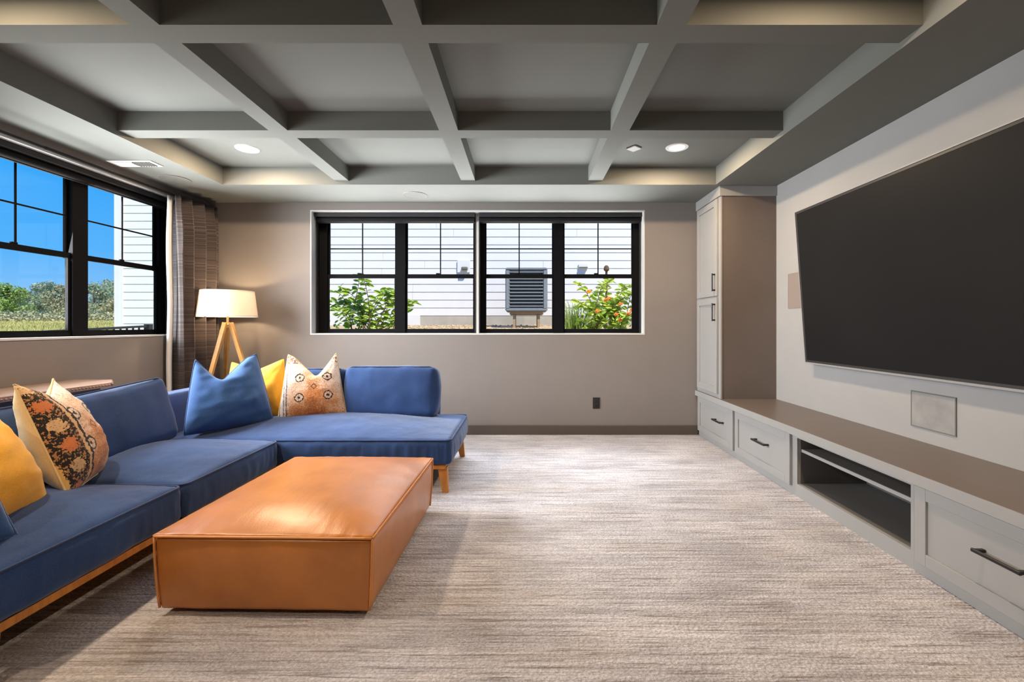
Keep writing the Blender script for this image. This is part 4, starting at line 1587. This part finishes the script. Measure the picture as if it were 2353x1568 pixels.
def shrub(name, label, cat, base, stems, mat, leaf_l, leaf_w, seed, fill=None):
    rnd = random.Random(seed)
    r = thing(name, label, cat, base)
    lm = leaf_mesh('leaf', leaf_l, leaf_w, mat)
    sb_ = B()
    spots = []
    for (bx, by, tx, ty, tz, arch, nl) in stems:
        p0 = Vector((bx, by, 0))
        p1 = Vector((tx, ty, tz))
        pts = []
        for i_ in range(9):
            s_ = i_ / 8
            p = p0.lerp(p1, s_)
            p.z = tz * (1 - (1 - s_) ** 1.6) + arch * sin(s_ * pi) * 0.3
            p.x += 0.02 * sin(s_ * 5 + bx * 9)
            pts.append(p)
        sb_.tube(pts, 0.0065, 5, False, 0.0022)
        for i_ in range(nl):
            s_ = 0.22 + 0.78 * i_ / (nl - 1)
            f_ = s_ * 8
            a_ = int(min(7, f_))
            p = pts[a_].lerp(pts[a_ + 1], f_ - a_)
            d_ = (pts[a_ + 1] - pts[a_]).normalized()
            yaw_ = math.atan2(d_.y, d_.x)
            side_ = 1 if i_ % 2 else -1
            spots.append((p, side_, rnd.uniform(0.75, 1.25)))
    obj('stems', sb_, M['bark'], r, 3.1, local=True)
    if fill:
        fm = bmesh.new()
        for q in range(fill[0]):
            tmp = bmesh.new()
            tmp.from_mesh(lm)
            mt_ = Matrix.Translation((rnd.uniform(fill[1], fill[2]), rnd.uniform(-0.12, 0.25), fill[3] * rnd.uniform(0.0, 1.0) ** 1.3)) @ \
                Euler((rnd.uniform(0.2, 1.4), rnd.uniform(-0.9, 0.5), rnd.uniform(0, 6.28))).to_matrix().to_4x4() @ Matrix.Scale(rnd.uniform(0.6, 1.0), 4)
            bmesh.ops.transform(tmp, matrix=mt_, verts=tmp.verts)
            me_ = bpy.data.meshes.new('tmp')
            tmp.to_mesh(me_)
            tmp.free()
            fm.from_mesh(me_)
            bpy.data.meshes.remove(me_)
        obj('inner_foliage', fm, mat, r, 3.1, local=True, kind='stuff')
    for p, side_, sc_ in spots:
        o_ = bpy.data.objects.new('leaf', lm)
        COL.objects.link(o_)
        o_.parent = r
        o_.location = p
        o_.rotation_euler = (rnd.uniform(0.35, 1.3) * side_, rnd.uniform(-0.75, 0.35), (0 if side_ > 0 else pi) + rnd.uniform(-0.8, 0.8))
        o_.scale = (sc_,) * 3
    return r


rs = random.Random(3)
stems = []
for k in range(17):
    bx = rs.uniform(-0.35, 0.25)
    tx = rs.uniform(-0.56, 0.50)
    ty = rs.uniform(-0.18, 0.22)
    tz = rs.uniform(0.30, 0.62) if k > 4 else rs.uniform(0.66, 0.80) - 0.12 * abs(tx)
    if k < 5:
        tx = [-0.10, 0.02, 0.20, -0.40, 0.36][k]
        tz = [0.82, 0.76, 0.66, 0.66, 0.58][k]
    stems.append((bx, ty * 0.3, tx, ty, tz, 0.12, 15 if k > 4 else 20))
stems.append((0.25, 0, 0.62, 0, 0.46, 0.2, 13))
shrub('leafy_shrub', 'leafy green shrub against the white siding, outside the left half of the back window', 'shrub',
      (-1.98, 5.75, 0.945), stems, M['leaf_a'], 0.094, 0.050, 5, (210, -0.55, 0.48, 0.34))
stems = []
for k in range(15):
    bx = rs.uniform(-0.2, 0.35)
    tx = rs.uniform(-0.30, 0.55)
    ty = rs.uniform(-0.15, 0.25)
    tz = rs.uniform(0.30, 0.60)
    if k < 5:
        tx = [0.02, 0.16, 0.36, 0.50, -0.28][k]
        tz = [0.70, 0.78, 0.70, 0.76, 0.72][k]
    stems.append((bx, ty * 0.3, tx, ty, tz, 0.12, 19))
fs = shrub('flowering_shrub', 'bright green shrub with orange blossoms outside the right end of the back window', 'shrub',
           (0.98, 5.75, 0.945), stems, M['leaf_b'], 0.090, 0.064, 8, (230, -0.28, 0.52, 0.42))
for (x, z) in ((-0.19, 0.40), (0.06, 0.32), (0.20, 0.25), (0.34, 0.17), (0.30, 0.13), (0.15, 0.12), (-0.08, 0.16), (0.20, 0.05), (0.02, 0.30), (0.42, 0.30)):
    fl = B()
    for q in range(9):
        a = q * 2.4
        rr = 0.010 * sqrt(q)
        fl.sphere((x + rr * cos(a), -0.17 + rs.uniform(-.01, .01), z + 0.20 + rr * sin(a) * 0.7), 0.010, 6, 4)
    obj('flower', fl, M['orange_flower'], fs, 3.1, local=True)
# arching grass clump
b = B()
for k in range(190):
    a = rs.uniform(0, 2 * pi)
    ln_ = rs.uniform(0.20, 0.46)
    w_ = rs.uniform(0.004, 0.009)
    base = Vector((rs.uniform(-0.10, 0.10), rs.uniform(-0.08, 0.08), 0))
    prev = None
    for i in range(6):
        s = i / 5
        p = base + Vector((cos(a) * ln_ * 0.75 * s, sin(a) * ln_ * 0.5 * s, 0.46 * sin(s * 2.0) * ln_ / 0.42))
        sd = Vector((-sin(a), cos(a), 0)) * w_ * (1 - s * 0.9)
        cur = (b.bm.verts.new(p - sd), b.bm.verts.new(p + sd))
        if prev:
            b.bm.faces.new((prev[0], prev[1], cur[1], cur[0]))
        prev = cur
for v_ in b.bm.verts:
    v_.co += Vector((0.66, 5.95, 0.965))
o = obj('grass_clump', b, M['grass'], None, 3.1, kind='stuff')
tag(o, 'arching ornamental grass clump left of the flowering shrub', 'grass')

# railing outside the left window
rl = thing('railing', 'black sloping deck railing outside the left window', 'railing', (-6.56, 7.0, 0.2))
A, C = Vector((-6.47, 5.4, 1.012)), Vector((-6.66, 8.0, 1.115))
obj('top_rail', B().bar(A, C, 0.055, 0.035), M['blackrail'], rl)
obj('bottom_rail', B().bar(A - Vector((0, 0, 0.78)), C - Vector((0, 0, 0.78)), 0.04, 0.04), M['blackrail'], rl)
for p, zt_ in ((Vector((-6.66, 8.02, 0)), 1.150), (Vector((-6.47, 5.95, 0)), 1.060), (Vector((-6.465, 5.38, 0)), 1.03)):
    obj('post', B().box(p.x - 0.045, p.x + 0.045, p.y - 0.045, p.y + 0.045, -0.25, zt_), M['blackrail'], rl)
for i in range(20):
    s = (i + 0.5) / 20
    p = A.lerp(C, s)
    obj('baluster', B().box(p.x - 0.010, p.x + 0.010, p.y - 0.010, p.y + 0.010, p.z - 0.79, p.z - 0.01), M['blackrail'], rl)

# trees beyond the meadow


def tree(x, y, h, wd, mat, label, seed, n=3600):
    rnd = random.Random(seed)
    z0 = -0.25 + 0.0455 * max(0, y - 9) - 0.1
    r = thing('tree', label, 'tree', (x, y, z0), 'trees at the far edge of the meadow')
    tb_ = B()
    tb_.tube([(0, 0, -0.3), (0.1, 0, h * 0.35), (0.0, 0.1, h * 0.75)], 0.20, 7, False, 0.05)
    for q in range(5):
        a = rnd.uniform(0, 2 * pi)
        tb_.tube([(0.05, 0, h * (0.25 + 0.08 * q)), (cos(a) * wd * 0.3, sin(a) * wd * 0.3, h * (0.45 + 0.09 * q))], 0.07, 5, False, 0.02)
    obj('trunk', tb_, M['trunk'], r, 3.1, local=True)
    blobs = []
    for q in range(11):
        a = rnd.uniform(0, 2 * pi)
        rr = wd * 0.5 * sqrt(rnd.uniform(0, 0.75))
        zz = h * rnd.uniform(0.22, 0.86)
        sz = wd * rnd.uniform(0.16, 0.27) * (1.15 - 0.4 * zz / h)
        blobs.append((Vector((rr * cos(a) * (1.1 - 0.5 * zz / h), rr * sin(a) * (1.1 - 0.5 * zz / h), zz)), sz))
    blobs.append((Vector((0, 0, h * 0.9)), wd * 0.16))
    fb_ = bmesh.new()
    for q in range(n):
        c, sz = blobs[rnd.randrange(len(blobs))]
        d_ = Vector((rnd.gauss(0, 1), rnd.gauss(0, 1), rnd.gauss(0, 0.8))).normalized() * sz * rnd.uniform(0.45, 1.05)
        p = c + d_
        e1 = Vector((rnd.gauss(0, 1), rnd.gauss(0, 1), rnd.gauss(0, 1))).normalized()
        e2 = e1.cross(Vector((rnd.gauss(0, 1), rnd.gauss(0, 1), rnd.gauss(0, 1)))).normalized()
        s_ = rnd.uniform(0.06, 0.15)
        vv = [fb_.verts.new(p + e1 * s_ + e2 * s_ * 0.4), fb_.verts.new(p - e1 * s_ * 0.2 + e2 * s_), fb_.verts.new(p - e1 * s_ - e2 * s_ * 0.3),
              fb_.verts.new(p + e1 * s_ * 0.1 - e2 * s_)]
        fb_.faces.new(vv)
    obj('foliage', fb_, mat, r, local=True, kind='stuff')


spec = [
    # pixel column, distance, top pixel row, width m, material, label
    (10, 60, 655, 5.2, 'tree_a', 'bright light green tree at the far left of the left window'),
    (45, 63, 668, 4.6, 'tree_a', 'yellow green tree second from the left in the left window'),
    (88, 60, 655, 5.0, 'tree_b', 'blue green tree in the middle of the near left window sash'),
    (112, 66, 650, 4.6, 'tree_b', 'dark green tall tree right of the blue green one'),
    (140, 61, 658, 4.8, 'tree_c', 'olive tree just left of the dark window mullion'),
    (172, 64, 660, 4.6, 'tree_c', 'olive brown tree hidden mostly by the dark window mullion'),
    (215, 62, 655, 4.6, 'tree_b', 'grey green tree just right of the dark window mullion'),
    (248, 59, 645, 4.8, 'tree_b', 'tallest grey green tree, next to the corner board of the white house'),
    (280, 64, 662, 5.0, 'tree_c', 'olive tree half hidden by the white house'),
    (-35, 62, 655, 5.2, 'tree_a', 'light green tree just outside the left edge of the picture'),
]
for i, (u, d, vtop, wd, mt, lab) in enumerate(spec):
    d = (56, 70, 63, 77)[i % 4] if i < 9 else 63
    wd *= d / 62
    x = (u - U0) / F_PX * d
    ztop = CAM_Z + (V0 - vtop) / F_PX * d
    z0 = -0.25 + 0.0455 * (d - 9) - 0.1
    tree(x, d, ztop - z0, wd, M[mt], lab, 40 + i)
# scrub along the foot of the trees
b = B()
for k in range(5200):
    u = random.uniform(-60, 300)
    d = random.uniform(48.5, 52)
    x = (u - U0) / F_PX * d
    z = -0.25 + 0.0455 * (d - 9) + random.uniform(-0.1, 1.1) * random.uniform(0.3, 1)
    s = random.uniform(0.07, 0.16)
    a = random.uniform(0, 6.28)
    e1 = Vector((cos(a), sin(a), random.uniform(-.6, .6))) * s
    e2 = Vector((-sin(a) * 0.5, cos(a) * 0.5, 1)) * s * 0.8
    p = Vector((x, d, z))
    b.bm.faces.new([b.bm.verts.new(p + q) for q in (e1, e2, -e1, -e2)])
o = obj('undergrowth', b, M['tree_c'], None, kind='stuff')
tag(o, 'low green scrub at the foot of the far trees', 'undergrowth')
